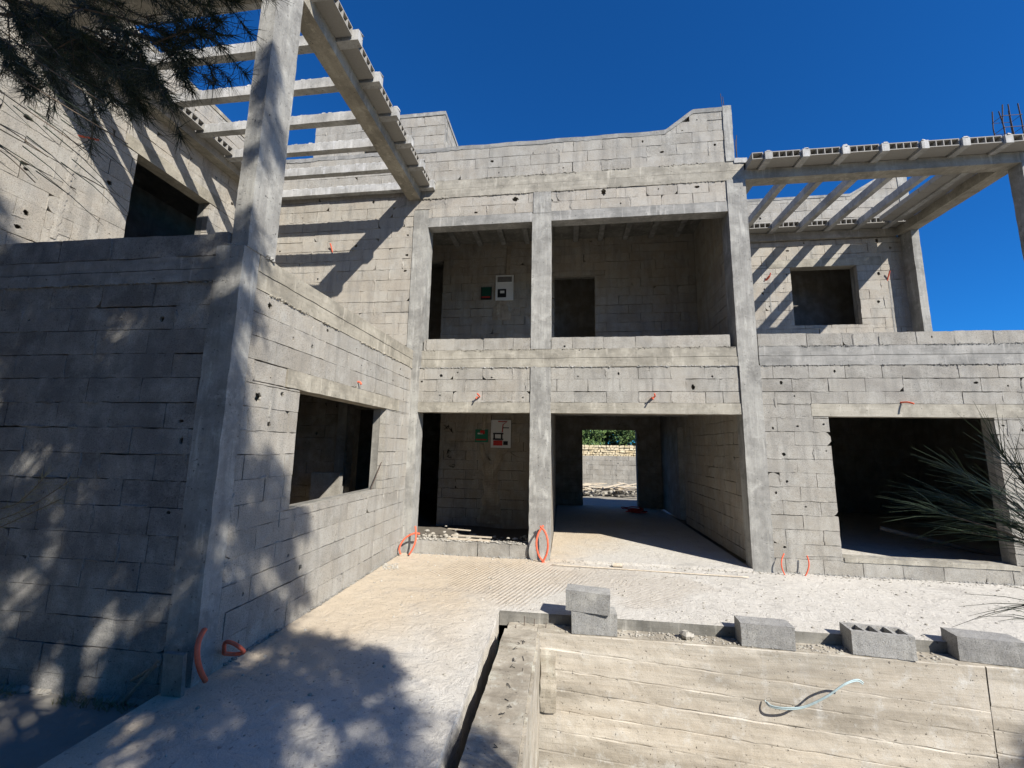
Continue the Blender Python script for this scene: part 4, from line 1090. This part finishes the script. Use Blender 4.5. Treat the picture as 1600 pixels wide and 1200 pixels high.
TB = [tuple(CC+ray(rr.uniform(-120, 320), rr.uniform(-60, 160))*2.0-S*5.4) for k in range(26)]
shade_tree('pine_tree', (2.6, -9.8, gz), T1[:215]+T2+T5, 7.6, 9.6, 3, 'tall dark needle tree right of the pool that shades the terrace')
shade_tree('pine_tree', (-.9, -9.6, gz), T1[215:]+T3+T4+TB, 7.6, 9.2, 4, 'tall dark needle tree left of the pool that shades the wing')

# nearby boughs that reach into view
def bough(name, loc, axis_pts, twigs, seed, label, r0, L, w_, dens, mat, tri=True, spread=.5, sub=0, jit=0.0, group='boughs reaching into view'):
    rr = random.Random(seed); e = empty(name, loc, label, 'tree', group); base = Vector(loc)
    wood, lf = MB(), MB(); main = curve([Vector(p)-base for p in axis_pts], 10); wood.tube(main, r0, 7, r0*.25)
    allt = []
    for tw in twigs:
        pts = curve([Vector(p)-base for p in tw], 8); wood.tube(pts, r0*.3, 5, .0015); allt.append((pts, 1.0))
        for k in range(sub):
            i = rr.randrange(2, len(pts)-1); d0 = (pts[i+1]-pts[i-1] if i+1 < len(pts) else pts[i]-pts[i-1]).normalized()
            d1 = (d0+Vector((rr.gauss(0, .6), rr.gauss(0, .6), rr.gauss(0, .6)-.15))).normalized(); ln = rr.uniform(.10, .26)
            q = curve([pts[i], pts[i]+d1*ln*.5, pts[i]+d1*ln+Vector((0, 0, -.03))], 4); wood.tube(q, .003, 4, .001); allt.append((q, .3))
    for pts, share in allt:
        n = len(pts)
        for k in range(int(dens*share)):
            t = rr.random()**(.8 if share == 1 else .45); i = min(n-2, int(t*(n-1))); p = pts[i].lerp(pts[i+1], rr.random())
            dr = (pts[i+1]-pts[i]).normalized(); sp = Vector((rr.gauss(0, 1), rr.gauss(0, 1), rr.gauss(0, 1)))
            p = p+Vector((rr.gauss(0, 1), rr.gauss(0, 1), rr.gauss(0, 1)))*jit
            needle(lf, p, dr+sp*spread, L*rr.uniform(.55, 1.15), w_, rr, tri)
    wood.build('branch', M_BARK, e, True); lf.build('needles', mat, e, True)
    return e
def D(px, py, dist): return CC + ray(px, py)*dist
# upper left bough
tw = []; rr = random.Random(31)
nodes = [(-60, 10), (40, 40), (120, 60), (200, 80), (270, 100)]
for (a, b) in [((0, 20), (130, 150)), ((60, 30), (210, 165)), ((110, 20), (330, 95)), ((150, 60), (352, 128)), ((130, 60), (260, 160)), ((60, 60), (170, 180)), ((200, 70), (305, 132)),
               ((0, 0), (120, 60)), ((100, 0), (260, 50)), ((-20, 60), (60, 170)), ((20, -20), (180, 40)), ((150, -20), (385, 8)), ((140, -30), (300, 30)), ((60, 90), (100, 175)), ((170, 110), (245, 160)), ((-30, -20), (90, 100)), ((240, 90), (330, 60)), ((-40, 80), (40, 130)), ((90, 60), (190, 120)), ((40, 10), (150, 100)), ((120, 90), (215, 150))]:
    a = (a[0], a[1]*.85-8); b = (b[0]*.96, b[1]*.88-6)
    d0 = rr.uniform(1.7, 2.3); d1 = d0+rr.uniform(-.2, .2); mx, my = (a[0]+b[0])/2+rr.uniform(-8, 18), (a[1]+b[1])/2-rr.uniform(4, 14)
    tw.append([D(*a, d0), D(mx, my, (d0+d1)/2), D(*b, d1)])
bough('pine_tree', (-4.6, -7.2, gz), [(-4.6, -7.2, gz), (-4.5, -7.0, 2.2), D(-700, -50, 1.8), D(-150, 0, 2), D(60, 35, 2), D(230, 90, 2)], tw, 32, 'needle tree whose dark bough hangs over the upper left corner', .018, .07, .0028, 230, M_NEEDLED, spread=.9, sub=8)
# long loose needles left edge
tw = [[D(-60, 60, 1.1), D(60, 140, 1.1), D(200, 225, 1.15)], [D(-60, 100, 1.1), D(40, 170, 1.1), D(150, 245, 1.1)], [D(-80, 150, 1.1), D(10, 200, 1.1), D(75, 245, 1.1)], [D(-80, 195, 1.1), D(0, 235, 1.1), D(55, 285, 1.1)], [D(-60, 20, 1.15), D(80, 110, 1.15), D(160, 160, 1.2)]]
bough('pine_tree', (-4.2, -6.9, gz), [(-4.2, -6.9, gz), (-3.2, -6.8, 2.4), D(-300, 20, 1.2), D(-100, 60, 1.1)], tw, 33, 'needle tree whose long straight needles cross the left edge', .005, .24, .0036, 5, M_NEEDLED, spread=.05, jit=.03)
# right bough of long stiff needles
tw = []
rr = random.Random(41); root = (1680, 880)
for (b, d1) in [((1440, 800), .95), ((1480, 740), .95), ((1530, 690), .95), ((1570, 730), .9), ((1480, 830), 1.0), ((1540, 770), .9), ((1600, 700), .95), ((1460, 780), 1.05), ((1590, 790), .85), ((1520, 800), .95)]:
    b = (b[0]+22, b[1]); tw.append([D(*root, .9), D((root[0]+b[0])/2, (root[1]+b[1])/2-8, (.9+d1)/2), D(*b, d1)])
bough('pine_tree', (2.2, -7.4, gz), [(2.2, -7.4, gz), (1.7, -6.9, .9), D(1850, 930, .9), D(1680, 880, .9)], tw, 42, 'needle tree whose long green needles fan in from the right edge', .006, .14, .0017, 44, M_NEEDLE, spread=.24)
tw = [[D(1750, 1000, .9), D(1660, 950, .9), D(1600, 945, .92)], [D(1750, 1000, .9), D(1680, 985, .9), D(1610, 965, .9)]]
bough('pine_tree', (2.4, -7.2, gz), [(2.4, -7.2, gz), (1.9, -6.9, .8), D(1850, 1010, .9), D(1750, 1000, .9)], tw, 43, 'needle tree whose few thin needles poke in at the lower right edge', .006, .13, .0022, 12, M_NEEDLED, spread=.12)
# faint sprig lower left edge
tw = [[D(-60, 830, 1.5), D(30, 800, 1.5), D(108, 752, 1.5)], [D(-60, 850, 1.5), D(20, 815, 1.5), D(95, 780, 1.5)], [D(-60, 800, 1.5), D(20, 790, 1.5), D(70, 745, 1.5)]]
bough('pine_sapling', (-4.0, -6.2, gz), [(-4.0, -6.2, gz), (-3.3, -6.1, .9), D(-60, 830, 1.5)], tw, 44, 'small needle sapling whose pale sprig shows at the lower left edge', .006, .07, .0016, 60, M_DRY, spread=.5)
# weeds at the foot of the wing wall
m = MB(); rr = random.Random(51)
for k in range(240):
    x = rr.choice((rr.uniform(-5.1, -4.55), rr.uniform(-4.2, -3.6))); p = Vector((x, YC-.03-rr.random()*.08, gz)); needle(m, p, Vector((rr.gauss(0, .5), rr.gauss(0, .5), 1)), rr.uniform(.03, .12), .005, rr)
tag(m.build('weeds', M_DRY), 'thin dry weeds along the foot of the shaded wing wall', 'weeds', kind='stuff')

# unseen trees added behind the viewer to cut the sky light on the wing
for i, (x, y, h, r, lab) in enumerate(((-7.6, -9.0, 9.0, 3.2, 'broad dark unseen tree added left of the wing to block sky light'), (-4.4, -12.0, 10.5, 3.6, 'tall dark unseen tree added behind the viewer on the left to block sky light'), (-12.5, -14, 10, 3.6, 'farthest dark unseen tree added beyond the wing on the left to block sky light'),
        (-.8, -16.5, 7.5, 3.2, 'dark unseen tree added far behind the viewer to block sky light'), (4.5, -21, 7.5, 3.4, 'dark unseen tree added far behind the pool to block sky light'), (10.5, -20, 6.0, 3.2, 'low dark unseen tree added far behind the pool on the right to block sky light'))):
    rr = random.Random(200+i); e = empty('pine_tree', (x, y, gz), lab, 'tree', 'added trees behind the viewer'); m = MB(); m.tube(curve([(0, 0, 0), (.1, 0, h*.4), (0, .1, h*.85)]), .22, 8, .05)
    cl = [Vector((r*rr.uniform(-1, 1)*.75, r*rr.uniform(-1, 1)*.75, h*rr.uniform(.12, 1))) for _ in range(40)]
    for c in cl[::3]: m.tube([Vector((0, 0, c.z*.7)), c], .05, 5, .01)
    m.build('trunk', M_BARK, e); lf = MB()
    for k in range(13000):
        c = rr.choice(cl); p = c+Vector((rr.gauss(0, 1), rr.gauss(0, 1), rr.gauss(0, .8))).normalized()*r*.33*rr.random()**.4
        u = Vector((rr.gauss(0, 1), rr.gauss(0, 1), rr.gauss(0, 1))).normalized(); v = u.orthogonal().normalized(); s_ = rr.uniform(.07, .16); lf.quad(p-u*s_, p-v*s_*.4, p+u*s_, p+v*s_*.4)
    lf.build('crown', M_NEEDLE, e)
# crumbling mortar squeezed out along the bed joints under the cast bands
def seam(U, N, O, u0, u1, z, n, amp, seed, name='mortar_seam', dens=1.0, mat=M_ROUGH):
    rr = random.Random(seed); m = MB(); O = Vector((*O, 0)); U = Vector((*U, 0)); N = Vector((*N, 0)); u = u0
    while u < u1:
        if noise.noise(Vector((u*1.7, z*3, seed))) > -.15:
            c = O+U*u+N*rr.uniform(-.002, .006)+Vector((0, 0, z+rr.gauss(0, .006)))
            rock(m, c, rr.uniform(.005, amp), rr, .8)
        u += rr.uniform(.008, .03)/dens
    tag(m.build(name, mat, H), kind='stuff')
seam((1, 0), (0, -1), (0, 0), -3.2, 2.3, 3.0, 0, .016, 301); seam((1, 0), (0, -1), (0, 0), 2.34, 6.6, 3.0, 0, .016, 302, mat=M_CXG)
seam((1, 0), (0, -1), (0, 0), -3.3, 2.3, 6.12, 0, .018, 303, mat=M_CX); seam((1, 0), (0, -1), (0, 0), -5.9, 2.1, 6.46, 0, .014, 304, mat=M_CX)
seam((0, 1), (1, 0), (XL, 0), -3.45, -.02, 3.0, 0, .020, 305, mat=M_CY); seam((1, 0), (0, -1), (0, 0), -3.0, 2.0, ZS, 0, .013, 306, mat=M_CX)
seam((1, 0), (0, -1), (0, 0), 2.34, 6.6, ZS, 0, .012, 307, mat=M_CXG); seam((0, 1), (1, 0), (XL, 0), -3.5, -.02, .01, 0, .020, 308, dens=1.5, mat=M_MORT)
seam((1, 0), (0, -1), (0, 0), 2.34, 6.8, .0, 0, .022, 309, dens=1.4, mat=M_CXG); seam((1, 0), (0, -1), (0, 0), -3.1, -1.2, .0, 0, .02, 310, dens=1.4, mat=M_CXG)
seam((1, 0), (0, -1), (0, YC), -6, -3.3, 3.0, 0, .014, 311, mat=M_CXG); seam((1, 0), (0, -1), (0, YC), -6.5, -3.5, gz+.01, 0, .04, 312, dens=1.2, mat=M_GND)
seam((0, 1), (1, 0), (-3.205, 0), -3.76, -3.46, 3.31, 0, .022, 313, dens=2, mat=M_CV); seam((1, 0), (0, -1), (0, -3.775), -3.39, -3.21, 3.31, 0, .02, 314, dens=2, mat=M_CV)
